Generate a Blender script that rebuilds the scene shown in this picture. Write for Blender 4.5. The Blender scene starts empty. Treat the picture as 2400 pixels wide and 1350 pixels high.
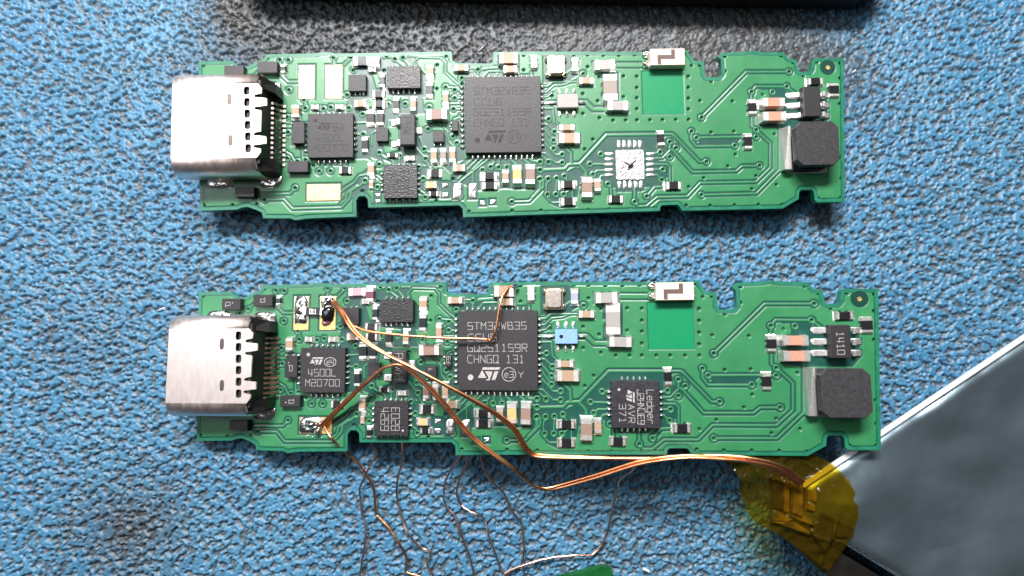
import bpy, math, random
import numpy as np
from mathutils import Matrix, Vector
rnd = random.Random(7)
C = bpy.context.scene.collection

# ------------------------------------------------------------------ camera, world, lamps, exposure (units: millimetres)
cam_data = bpy.data.cameras.new("camera")
cam = bpy.data.objects.new("camera", cam_data); C.objects.link(cam)
cam.location = (0, 0, 53.6); cam.rotation_euler = (0.06, 0, 0)
cam_data.sensor_width = 36; cam_data.lens = 36 * 1314 / 2400
cam_data.clip_start = 1; cam_data.clip_end = 5000
cam_data.dof.use_dof = True; cam_data.dof.focus_distance = 49.5; cam_data.dof.aperture_fstop = 0.02
bpy.context.scene.camera = cam
world = bpy.data.worlds.new("World"); bpy.context.scene.world = world; world.use_nodes = True
world.node_tree.nodes["Background"].inputs[0].default_value = (0.95, 0.93, 0.97, 1)
world.node_tree.nodes["Background"].inputs[1].default_value = 0.04
def area(name, loc, sx, sy, power, col, target=(0, 0, 0)):
    d = bpy.data.lights.new(name, 'AREA'); d.shape = 'RECTANGLE'; d.size = sx; d.size_y = sy
    d.energy = power; d.color = col
    o = bpy.data.objects.new(name, d); C.objects.link(o); o.location = loc
    o.rotation_euler = (Vector(target) - Vector(loc)).to_track_quat('-Z', 'Y').to_euler()
    return o
area("bench_lamp", (-28, 142, 160), 115, 34, 1.22e6, (1.0, 0.97, 0.95))
area("sheen_fill", (-20, 115, 260), 260, 100, 0.09e6, (1.0, 0.98, 0.97))  # broad fill lamp added for soft sheen on the upper board
area("window_lamp", (-165, 42, 190), 80, 130, 0.15e6, (0.92, 0.96, 1.0))
vs = bpy.context.scene.view_settings
vs.view_transform = 'Standard'; vs.look = 'None'; vs.gamma = 1; vs.exposure = 0.0

# ------------------------------------------------------------------ board layout, millimetres in the board's own frame
SMALL = [
  ('capacitor', -20.9, 2.09, 0.68, 1.12, 0.5, 'tan', 'BT', ''),
  ('capacitor', -19.16, 2.52, 0.68, 0.44, 0.3, 'white', 'BT', ''),
  ('capacitor', -16.93, 2.51, 0.67, 0.44, 0.3, 'white', 'BT', ''),
  ('resistor', -16.34, -3.3, 1.07, 0.63, 0.3, 'black', 'BT', ''),
  ('resistor', -13.31, -5.79, 0.42, 0.79, 0.3, 'black', 'B', ''),
  ('resistor', -22.16, 6.1, 0.44, 0.71, 0.3, 'black', 'BT', ''),
  ('capacitor', -14.6, 6.81, 1.63, 0.71, 0.4, 'lilac', 'B', ''),
  ('capacitor', -13.42, 6.51, 0.72, 1.19, 0.4, 'plum', 'B', ''),
  ('capacitor', -14.74, 6.65, 1.65, 0.79, 0.4, 'navy', 'T', ''),
  ('capacitor', -13.51, 6.55, 0.74, 0.9, 0.4, 'white', 'T', ''),
  ('capacitor', -13.84, 5.94, 0.68, 0.48, 0.3, 'white', 'BT', ''),
  ('resistor', -12.93, 4.85, 0.48, 1.16, 0.3, 'black', 'BT', ''),
  ('capacitor', -8.48, 5.65, 0.7, 1.12, 0.4, 'tan', 'BT', ''),
  ('resistor', -8.52, 3.94, 0.6, 1.35, 0.3, 'black', 'BT', ''),
  ('resistor', -13.26, 3.62, 1.11, 0.6, 0.3, 'black', 'BT', ''),
  ('capacitor', -14.93, 2.75, 1.12, 0.63, 0.4, 'tan', 'BT', ''),
  ('resistor', -13.22, 2.73, 1.06, 0.61, 0.3, 'black', 'BT', ''),
  ('resistor', -11.63, 2.63, 0.57, 1.27, 0.3, 'black', 'BT', ''),
  ('capacitor', -10.03, 2.62, 0.52, 1.19, 0.4, 'tan', 'BT', ''),
  ('capacitor', -7.03, 3.11, 0.53, 1.34, 0.4, 'tan', 'BT', ''),
  ('resistor', -14.02, 1.43, 0.72, 1.34, 0.3, 'black', 'BT', ''),
  ('resistor', -13.1, 1.42, 0.61, 1.34, 0.3, 'black', 'BT', ''),
  ('resistor', -14.51, -1.01, 0.56, 1.33, 0.3, 'black', 'BT', ''),
  ('capacitor', -7.81, 1.54, 1.86, 0.94, 0.75, 'brown', 'BT', ''),
  ('capacitor', -8.15, -2.11, 0.54, 1.29, 0.4, 'tan', 'BT', ''),
  ('capacitor', -7.29, -2.11, 0.54, 1.29, 0.4, 'grey', 'BT', ''),
  ('capacitor', -6.43, -2.1, 0.54, 1.29, 0.4, 'tan', 'BT', ''),
  ('capacitor', -10.34, -2.29, 0.79, 0.43, 0.25, 'white', 'BT', ''),
  ('resistor', -11.98, -2.0, 0.94, 0.38, 0.25, 'black', 'BT', ''),
  ('capacitor', -5.82, -3.27, 1.08, 0.62, 0.4, 'tan', 'BT', ''),
  ('capacitor', -13.92, -3.29, 0.6, 1.17, 0.5, 'tan', 'BT', ''),
  ('capacitor', -13.94, -4.63, 0.38, 0.72, 0.3, 'tan', 'BT', ''),
  ('resistor', -8.05, -3.69, 1.22, 0.72, 0.3, 'black', 'BT', ''),
  ('capacitor', -8.4, -4.79, 0.98, 0.58, 0.45, 'amber', 'BT', ''),
  ('resistor', -8.2, -5.56, 0.87, 0.44, 0.3, 'black', 'BT', ''),
  ('capacitor', -5.56, 5.92, 1.31, 0.56, 0.4, 'tan', 'BT', ''),
  ('capacitor', -1.13, 6.67, 1.73, 0.98, 0.6, 'tan', 'BT', ''),
  ('capacitor', -0.97, 5.72, 1.26, 0.63, 0.45, 'tan', 'BT', ''),
  ('capacitor', 1.24, 6.4, 0.59, 1.12, 0.4, 'pale', 'BT', ''),
  ('resistor', -3.03, -4.01, 1.34, 0.62, 0.3, 'black', 'BT', ''),
  ('resistor', -3.03, -4.89, 1.34, 0.65, 0.3, 'black', 'BT', ''),
  ('capacitor', -1.57, -4.12, 0.58, 1.12, 0.45, 'tan', 'BT', ''),
  ('capacitor', -0.5, -3.97, 0.8, 1.67, 0.6, 'amber', 'BT', ''),
  ('capacitor', 0.71, -3.99, 0.85, 1.79, 0.6, 'brown', 'BT', ''),
  ('capacitor', 5.05, 6.1, 0.64, 1.22, 0.4, 'bluegrey', 'BT', ''),
  ('capacitor', 6.06, 4.56, 1.32, 0.59, 0.45, 'tan', 'BT', ''),
  ('capacitor', 7.81, 5.98, 1.88, 0.91, 0.5, 'white', 'BT', ''),
  ('capacitor', 8.32, 4.05, 1.23, 2.49, 0.6, 'white', 'B', 'white ceramic chip inductor'),
  ('capacitor', 8.23, 3.84, 1.29, 2.42, 0.6, 'grey', 'T', 'grey chip inductor'),
  ('capacitor', 8.9, 2.15, 1.91, 0.85, 0.6, 'white', 'BT', ''),
  ('capacitor', 4.17, 0.28, 1.4, 0.54, 0.45, 'tan', 'BT', ''),
  ('capacitor', 4.37, -0.74, 1.88, 0.92, 0.55, 'tan', 'BT', ''),
  ('resistor', 12.86, -0.82, 0.6, 1.25, 0.3, 'black', 'BT', ''),
  ('resistor', 4.2, -4.88, 1.3, 0.65, 0.3, 'black', 'BT', ''),
  ('resistor', 4.18, -6.44, 1.3, 0.69, 0.3, 'black', 'BT', ''),
  ('capacitor', 5.88, -5.26, 0.97, 1.76, 0.6, 'brown', 'BT', ''),
  ('capacitor', 6.87, -5.01, 0.6, 1.11, 0.45, 'tan', 'BT', ''),
  ('resistor', 8.54, -6.28, 1.28, 0.66, 0.3, 'black', 'BT', ''),
  ('resistor', 13.89, -5.12, 1.33, 0.69, 0.3, 'black', 'BT', ''),
  ('resistor', 21.46, 1.92, 0.75, 1.22, 0.3, 'black', 'BT', ''),
  ('capacitor', 23.22, 2.21, 2.06, 0.8, 0.75, 'salmon', 'BT', ''),
  ('capacitor', 23.25, 0.92, 2.16, 0.84, 0.75, 'salmon', 'BT', ''),
  ('resistor', 27.39, 4.25, 1.39, 0.62, 0.3, 'black', 'BT', ''),
  ('resistor', 29.11, 3.43, 0.89, 1.2, 0.3, 'black', 'BT', ''),
  ('resistor', 20.92, -1.21, 0.72, 1.32, 0.3, 'black', 'BT', ''),
]
CHIPS = [
  ('microcontroller', -1.71, 1.48, 7.0, 6.93, 0.6, [('N', -4.51, 5.17, 0.28, 0.42), ('N', -4.0, 5.16, 0.28, 0.42), ('N', -3.49, 5.16, 0.28, 0.42), ('N', -2.98, 5.15, 0.28, 0.42), ('N', -2.47, 5.15, 0.28, 0.42), ('N', -1.96, 5.14, 0.28, 0.42), ('N', -1.46, 5.14, 0.28, 0.42), ('N', -0.95, 5.13, 0.28, 0.42), ('N', -0.45, 5.12, 0.28, 0.42), ('N', 0.06, 5.12, 0.28, 0.42), ('N', 0.56, 5.11, 0.28, 0.42), ('N', 1.06, 5.11, 0.28, 0.42), ('S', -4.57, -2.33, 0.28, 0.42), ('S', -4.07, -2.33, 0.28, 0.42), ('S', -3.56, -2.33, 0.28, 0.42), ('S', -3.06, -2.33, 0.28, 0.42), ('S', -2.55, -2.32, 0.28, 0.42), ('S', -2.05, -2.32, 0.28, 0.42), ('S', -1.55, -2.32, 0.28, 0.42), ('S', -1.05, -2.32, 0.28, 0.42), ('S', -0.55, -2.32, 0.28, 0.42), ('S', -0.05, -2.31, 0.28, 0.42), ('S', 0.45, -2.31, 0.28, 0.42), ('S', 0.95, -2.31, 0.28, 0.42), ('W', -5.57, 4.24, 0.28, 0.42), ('W', -5.57, 3.73, 0.28, 0.42), ('W', -5.56, 3.22, 0.28, 0.42), ('W', -5.56, 2.72, 0.28, 0.42), ('W', -5.56, 2.21, 0.28, 0.42), ('W', -5.56, 1.71, 0.28, 0.42), ('W', -5.56, 1.2, 0.28, 0.42), ('W', -5.56, 0.7, 0.28, 0.42), ('W', -5.55, 0.2, 0.28, 0.42), ('W', -5.55, -0.3, 0.28, 0.42), ('W', -5.55, -0.8, 0.28, 0.42), ('W', -5.55, -1.3, 0.28, 0.42), ('E', 2.0, 4.17, 0.28, 0.42), ('E', 1.99, 3.67, 0.28, 0.42), ('E', 1.99, 3.17, 0.28, 0.42), ('E', 1.98, 2.67, 0.28, 0.42), ('E', 1.98, 2.17, 0.28, 0.42), ('E', 1.97, 1.68, 0.28, 0.42), ('E', 1.96, 1.18, 0.28, 0.42), ('E', 1.96, 0.69, 0.28, 0.42), ('E', 1.95, 0.19, 0.28, 0.42), ('E', 1.95, -0.3, 0.28, 0.42), ('E', 1.94, -0.79, 0.28, 0.42), ('E', 1.94, -1.29, 0.28, 0.42)], 'BT', {'tone': 'fine'}),
  ('port_controller', -17.6, -0.23, 4.17, 4.0, 0.6, [('N', -18.88, 1.96, 0.24, 0.42), ('N', -18.36, 1.96, 0.24, 0.42), ('N', -17.85, 1.95, 0.24, 0.42), ('N', -17.34, 1.95, 0.24, 0.42), ('N', -16.83, 1.95, 0.24, 0.42), ('N', -16.32, 1.95, 0.24, 0.42), ('S', -18.8, -2.57, 0.24, 0.42), ('S', -18.29, -2.57, 0.24, 0.42), ('S', -17.78, -2.57, 0.24, 0.42), ('S', -17.28, -2.56, 0.24, 0.42), ('S', -16.78, -2.56, 0.24, 0.42), ('S', -16.27, -2.56, 0.24, 0.42), ('W', -20.16, 1.08, 0.24, 0.36), ('W', -20.15, 0.57, 0.24, 0.36), ('W', -20.13, 0.06, 0.24, 0.36), ('W', -20.12, -0.45, 0.24, 0.36), ('W', -20.1, -0.95, 0.24, 0.36), ('W', -20.09, -1.46, 0.24, 0.36), ('E', -15.48, 1.07, 0.24, 0.42), ('E', -15.47, 0.56, 0.24, 0.42), ('E', -15.46, 0.06, 0.24, 0.42), ('E', -15.45, -0.44, 0.24, 0.42), ('E', -15.44, -0.95, 0.24, 0.42), ('E', -15.43, -1.45, 0.24, 0.42)], 'BT', {'tone': 'fine'}),
  ('regulator_chip', -10.85, 5.02, 3.08, 2.0, 0.6, [('N', -11.94, 6.24, 0.26, 0.36), ('N', -11.43, 6.23, 0.26, 0.36), ('N', -10.91, 6.22, 0.26, 0.36), ('N', -10.4, 6.22, 0.26, 0.36), ('N', -9.88, 6.21, 0.26, 0.36), ('S', -11.93, 3.86, 0.26, 0.4), ('S', -11.43, 3.85, 0.26, 0.4), ('S', -10.93, 3.85, 0.26, 0.4), ('S', -10.43, 3.84, 0.26, 0.4), ('S', -9.92, 3.84, 0.26, 0.4)], 'BT', {'tone': 'rough'}),
  ('charger_chip', -11.19, -4.47, 3.07, 3.0, 0.6, [('N', -11.91, -2.87, 0.26, 0.42), ('N', -11.41, -2.86, 0.26, 0.42), ('N', -10.9, -2.86, 0.26, 0.42), ('N', -10.4, -2.86, 0.26, 0.42), ('S', -12.22, -6.05, 0.26, 0.4), ('S', -11.61, -6.04, 0.26, 0.4), ('S', -11.0, -6.03, 0.26, 0.4), ('S', -10.4, -6.03, 0.26, 0.4), ('E', -9.61, -3.63, 0.26, 0.36), ('E', -9.6, -4.13, 0.26, 0.36), ('E', -9.6, -4.65, 0.26, 0.36), ('E', -9.59, -5.12, 0.26, 0.36), ('W', -13.03, -3.65, 0.26, 0.3), ('W', -13.02, -4.16, 0.26, 0.3), ('W', -13.02, -4.68, 0.26, 0.3), ('W', -13.01, -5.16, 0.26, 0.3)], 'BT', {'tone': 'rough'}),
  ('secure_chip', 10.01, -3.1, 4.01, 3.9, 0.75, [('N', 9.0, -0.99, 0.26, 0.42), ('N', 9.49, -0.99, 0.26, 0.42), ('N', 9.99, -0.99, 0.26, 0.42), ('N', 10.49, -0.99, 0.26, 0.42), ('N', 10.98, -0.99, 0.26, 0.42), ('S', 8.9, -5.3, 0.26, 0.42), ('S', 9.39, -5.3, 0.26, 0.42), ('S', 9.89, -5.29, 0.26, 0.42), ('S', 10.38, -5.29, 0.26, 0.42), ('S', 10.87, -5.28, 0.26, 0.42), ('W', 7.83, -2.09, 0.26, 0.45), ('W', 7.82, -2.58, 0.26, 0.45), ('W', 7.81, -3.07, 0.26, 0.45), ('W', 7.8, -3.56, 0.26, 0.45), ('W', 7.79, -4.05, 0.26, 0.45), ('E', 12.3, -2.11, 0.26, 0.4), ('E', 12.29, -2.59, 0.26, 0.4), ('E', 12.27, -3.08, 0.26, 0.4), ('E', 12.26, -3.57, 0.26, 0.4), ('E', 12.25, -4.06, 0.26, 0.4)], 'B', {'tone': 'streak'}),
  ('switch_chip', -15.18, 4.6, 1.63, 1.51, 0.5, [('N', -15.75, 5.45, 0.2, 0.26), ('N', -15.17, 5.44, 0.2, 0.26), ('N', -14.71, 5.44, 0.2, 0.26), ('S', -15.92, 3.73, 0.2, 0.3), ('S', -15.45, 3.73, 0.2, 0.3), ('S', -15.0, 3.72, 0.2, 0.3), ('S', -14.68, 3.72, 0.2, 0.3)], 'BT', {'tone': 'fine'}),
  ('transistor', -10.44, 0.11, 1.29, 2.77, 0.95, [('W', -11.76, 1.03, 0.5, 0.75), ('W', -11.73, -0.94, 0.5, 0.75), ('E', -9.62, 0.27, 0.5, 0.75)], 'BT', {'tone': 'lead'}),
  ('driver_chip', 26.6, 2.12, 1.58, 2.69, 1.0, [('W', 25.56, 3.05, 0.42, 1.5), ('W', 25.51, 2.1, 0.42, 1.5), ('W', 25.46, 1.15, 0.42, 1.5), ('E', 28.34, 3.03, 0.42, 0.8), ('E', 28.28, 2.09, 0.42, 0.8), ('E', 28.23, 1.14, 0.42, 0.8)], 'BT', {'tone': 'lead'}),
  ('sensor_chip', -12.87, -0.18, 1.11, 1.2, 0.5, [('E', -12.4, -0.09, 0.2, 0.2)], 'BT', {'tone': 'fine'}),
  ('diode', -7.69, -0.4, 1.0, 1.0, 0.5, [('S', -8.12, -1.04, 0.2, 0.2), ('S', -7.53, -1.04, 0.2, 0.2)], 'BT', {'tone': 'fine'}),
  ('diode', -6.15, 0.59, 0.54, 1.02, 0.5, [('W', -6.56, 0.9, 0.3, 0.2), ('W', -6.56, 0.33, 0.3, 0.2)], 'BT', {'tone': 'fine'}),
  ('diode', -26.57, 5.81, 1.81, 1.03, 0.6, [('E', -25.87, 6.16, 0.26, 0.3), ('E', -25.85, 5.56, 0.26, 0.3)], 'BT', {'tone': 'fine'}),
  ('diode', -23.49, 6.13, 1.86, 1.04, 0.6, [('E', -22.75, 6.45, 0.3, 0.3), ('E', -22.73, 5.86, 0.3, 0.3)], 'BT', {'tone': 'fine'}),
  ('diode', -20.55, 0.09, 1.11, 1.98, 0.6, [('N', -21.28, 1.08, 0.3, 0.3), ('N', -20.6, 1.08, 0.3, 0.3)], 'BT', {'tone': 'fine'}),
  ('diode', -20.6, -3.01, 1.88, 0.99, 0.6, [('E', -19.83, -2.81, 0.3, 0.3), ('E', -19.82, -3.32, 0.3, 0.3)], 'BT', {'tone': 'fine'}),
  ('diode', -25.43, -5.21, 1.77, 0.91, 0.6, [('E', -24.75, -5.02, 0.3, 0.3), ('E', -24.73, -5.53, 0.3, 0.3)], 'BT', {'tone': 'fine'}),
]
TEXTS = [
  ('STM32WB35', -1.77, 3.63, 5.16, 0.62, 0.6, 0, 0.042, 'BT'),
  ('CCU6', -3.08, 2.61, 2.53, 0.62, 0.6, 0, 0.042, 'BT'),
  ('GQ251159R', -1.75, 1.7, 5.23, 0.64, 0.6, 0, 0.042, 'BT'),
  ('CHNGQ 131', -1.88, 0.72, 4.97, 0.67, 0.6, 0, 0.042, 'BT'),
  ('Y', 0.32, -0.62, 0.43, 0.46, 0.6, 0, 0.042, 'BT'),
  ('e3', -0.73, -0.61, 0.75, 0.51, 0.6, 0, 0.042, 'BT'),
  ('4500L', -17.63, -0.46, 2.56, 0.62, 0.6, 0, 0.04, 'BT'),
  ('M20700', -17.58, -1.36, 3.18, 0.59, 0.6, 0, 0.04, 'BT'),
  ('e4', -16.89, 0.49, 0.67, 0.43, 0.6, 0, 0.042, 'BT'),
  ('E028', -10.81, -4.51, 0.72, 1.95, 0.6, 1, 0.04, 'BT'),
  ('4269', -11.78, -4.52, 0.7, 1.95, 0.6, 1, 0.04, 'BT'),
  ('Ledger', 11.26, -3.3, 0.56, 2.83, 0.75, 1, 0.045, 'B'),
  ('J2HNJE9', 10.45, -3.3, 0.54, 2.84, 0.75, 1, 0.045, 'B'),
  ('AVR', 9.67, -3.86, 0.52, 1.5, 0.75, 1, 0.042, 'B'),
  ('371', 8.93, -3.84, 0.53, 1.56, 0.75, 1, 0.042, 'B'),
  ('P8W', -10.51, 0.44, 0.77, 1.49, 0.95, 1, 0.042, 'T'),
  ('26', -10.48, -0.74, 0.68, 0.5, 0.95, 0, 0.042, 'B'),
  ('P', -10.47, 1.03, 0.73, 0.44, 0.95, 1, 0.042, 'B'),
  ('W', -10.47, -0.09, 0.64, 0.44, 0.95, 1, 0.042, 'B'),
  ('1410', 26.61, 1.97, 0.55, 1.82, 1.0, 1, 0.04, 'BT'),
  ('F9', -6.09, 0.66, 0.36, 0.55, 0.5, 3, 0.035, 'B'),
  ('F', -7.72, -0.21, 0.36, 0.25, 0.5, 0, 0.03, 'B'),
  ('d', -26.89, 5.77, 0.46, 0.46, 0.6, 2, 0.042, 'B'),
  ('d', -23.5, 6.18, 0.41, 0.43, 0.6, 0, 0.042, 'B'),
  ('d', -20.66, -0.06, 0.4, 0.49, 0.6, 3, 0.042, 'B'),
  ('d', -20.47, -2.98, 0.47, 0.42, 0.6, 0, 0.042, 'B'),
  ('A240', 3.06, 5.84, 0.31, 1.02, 1.0, 3, 0.035, 'BT'),
  ('J26', 3.49, 5.84, 0.32, 1.02, 1.0, 3, 0.035, 'BT'),
]
LOGOS = [
  (-2.47, -0.55, 1.98, 1.14, 0.6, 0, 'BT'),
  (-18.17, 0.58, 1.31, 0.68, 0.6, 0, 'BT'),
  (9.61, -2.41, 0.71, 1.09, 0.75, 1, 'B'),
]
RINGS = [
  (-0.73, -0.6, 1.19, 1.18, 0.6, 'BT'),
  (-16.91, 0.49, 1.09, 0.79, 0.6, 'BT'),
]
DOTS = [
  (-4.11, -0.86, 0.5, 0.49, 0.6, 'BT'),
  (-18.98, 1.16, 0.32, 0.28, 0.6, 'BT'),
  (8.67, -1.85, 0.24, 0.24, 0.75, 'B'),
  (-10.13, -5.5, 0.19, 0.18, 0.6, 'BT'),
  (-26.42, 5.94, 0.11, 0.11, 0.6, 'B'),
  (-20.83, 0.44, 0.11, 0.12, 0.6, 'B'),
  (-20.98, -3.12, 0.12, 0.11, 0.6, 'B'),
]
PADS = [
  ('gold', -20.03, 4.95, 1.44, 3.11, 'BT'),
  ('gold', -17.49, 4.93, 1.52, 3.1, 'BT'),
  ('gold', -18.39, -5.23, 3.08, 1.48, 'BT'),
  ('solder', -7.15, -4.76, 0.58, 0.43, 'BT'),
  ('solder', -7.15, -5.62, 0.58, 0.49, 'BT'),
  ('solder', -6.01, -5.31, 0.8, 1.43, 'BT'),
  ('solder', -4.62, -5.3, 0.71, 1.43, 'BT'),
  ('solder', -3.71, -6.41, 0.5, 0.49, 'BT'),
  ('solder', -2.8, -6.33, 0.5, 0.44, 'BT'),
  ('thermal', 9.97, -3.12, 2.64, 2.73, 'T'),
  ('slug_v', 8.99, -1.22, 0.37, 0.78, 'T'),
  ('slug_v', 9.49, -1.23, 0.37, 0.78, 'T'),
  ('slug_v', 9.99, -1.23, 0.37, 0.78, 'T'),
  ('slug_v', 10.49, -1.24, 0.37, 0.78, 'T'),
  ('slug_v', 10.97, -1.25, 0.37, 0.78, 'T'),
  ('slug_v', 8.95, -4.94, 0.37, 0.8, 'T'),
  ('slug_v', 9.45, -4.95, 0.37, 0.8, 'T'),
  ('slug_v', 9.95, -4.96, 0.37, 0.8, 'T'),
  ('slug_v', 10.45, -4.97, 0.37, 0.8, 'T'),
  ('slug_v', 10.95, -4.97, 0.37, 0.8, 'T'),
  ('slug_h', 8.08, -2.1, 0.87, 0.31, 'T'),
  ('slug_h', 11.91, -2.15, 0.87, 0.31, 'T'),
  ('slug_h', 8.07, -2.58, 0.87, 0.31, 'T'),
  ('slug_h', 11.89, -2.63, 0.87, 0.31, 'T'),
  ('slug_h', 8.05, -3.06, 0.87, 0.31, 'T'),
  ('slug_h', 11.88, -3.11, 0.87, 0.31, 'T'),
  ('slug_h', 8.04, -3.56, 0.87, 0.31, 'T'),
  ('slug_h', 11.86, -3.61, 0.87, 0.31, 'T'),
  ('slug_h', 8.03, -4.04, 0.87, 0.31, 'T'),
  ('slug_h', 11.85, -4.09, 0.87, 0.31, 'T'),
  ('slug_h', 2.72, 2.67, 1.1, 0.27, 'BT'),
  ('solder', -13.38, -5.55, 0.5, 0.31, 'T'),
  ('solder', -13.38, -6.12, 0.5, 0.31, 'T'),
]
OUTLINE = [
  (-30.22, 7.02),
  (-26.99, 7.02),
  (-26.6, 6.66),
  (-26.12, 6.42),
  (-25.38, 6.55),
  (-24.67, 6.99),
  (-24.11, 7.11),
  (-23.88, 7.6),
  (-19.28, 7.62),
  (-18.8, 7.72),
  (-17.84, 7.71),
  (-17.43, 7.6),
  (-16.34, 7.58),
  (-6.48, 7.63),
  (-6.38, 6.76),
  (-5.95, 6.53),
  (-2.91, 6.45),
  (-2.63, 6.6),
  (-2.52, 7.52),
  (1.43, 7.51),
  (11.24, 7.35),
  (14.5, 7.33),
  (15.82, 7.28),
  (15.64, 7.31),
  (16.04, 6.83),
  (16.26, 6.46),
  (17.21, 6.33),
  (17.21, 5.14),
  (17.42, 4.88),
  (18.59, 4.87),
  (18.81, 5.12),
  (18.78, 6.53),
  (18.47, 6.8),
  (18.9, 7.16),
  (21.01, 7.2),
  (21.71, 7.31),
  (22.52, 7.18),
  (24.71, 7.09),
  (25.14, 6.53),
  (25.88, 6.4),
  (25.98, 5.4),
  (26.22, 5.24),
  (27.07, 5.28),
  (27.23, 5.5),
  (27.33, 6.34),
  (27.54, 6.5),
  (30.3, 6.48),
  (29.73, -6.74),
  (27.25, -6.77),
  (26.95, -6.55),
  (26.92, -5.81),
  (26.74, -5.6),
  (25.73, -5.61),
  (25.55, -5.82),
  (25.47, -6.45),
  (24.92, -6.75),
  (23.99, -7.28),
  (14.68, -7.34),
  (14.4, -6.9),
  (14.26, -6.8),
  (12.85, -6.82),
  (12.68, -6.97),
  (12.62, -7.34),
  (0.93, -7.52),
  (-5.52, -7.66),
  (-5.56, -6.87),
  (-5.9, -6.56),
  (-14.27, -6.67),
  (-14.31, -5.92),
  (-14.59, -5.61),
  (-15.12, -5.62),
  (-15.39, -6.0),
  (-15.36, -7.46),
  (-19.93, -7.57),
  (-21.01, -7.72),
  (-21.44, -7.54),
  (-23.93, -7.5),
  (-24.09, -6.99),
  (-24.57, -6.75),
  (-25.41, -6.43),
  (-25.96, -6.5),
  (-26.36, -6.67),
  (-29.8, -6.74),
]
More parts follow.
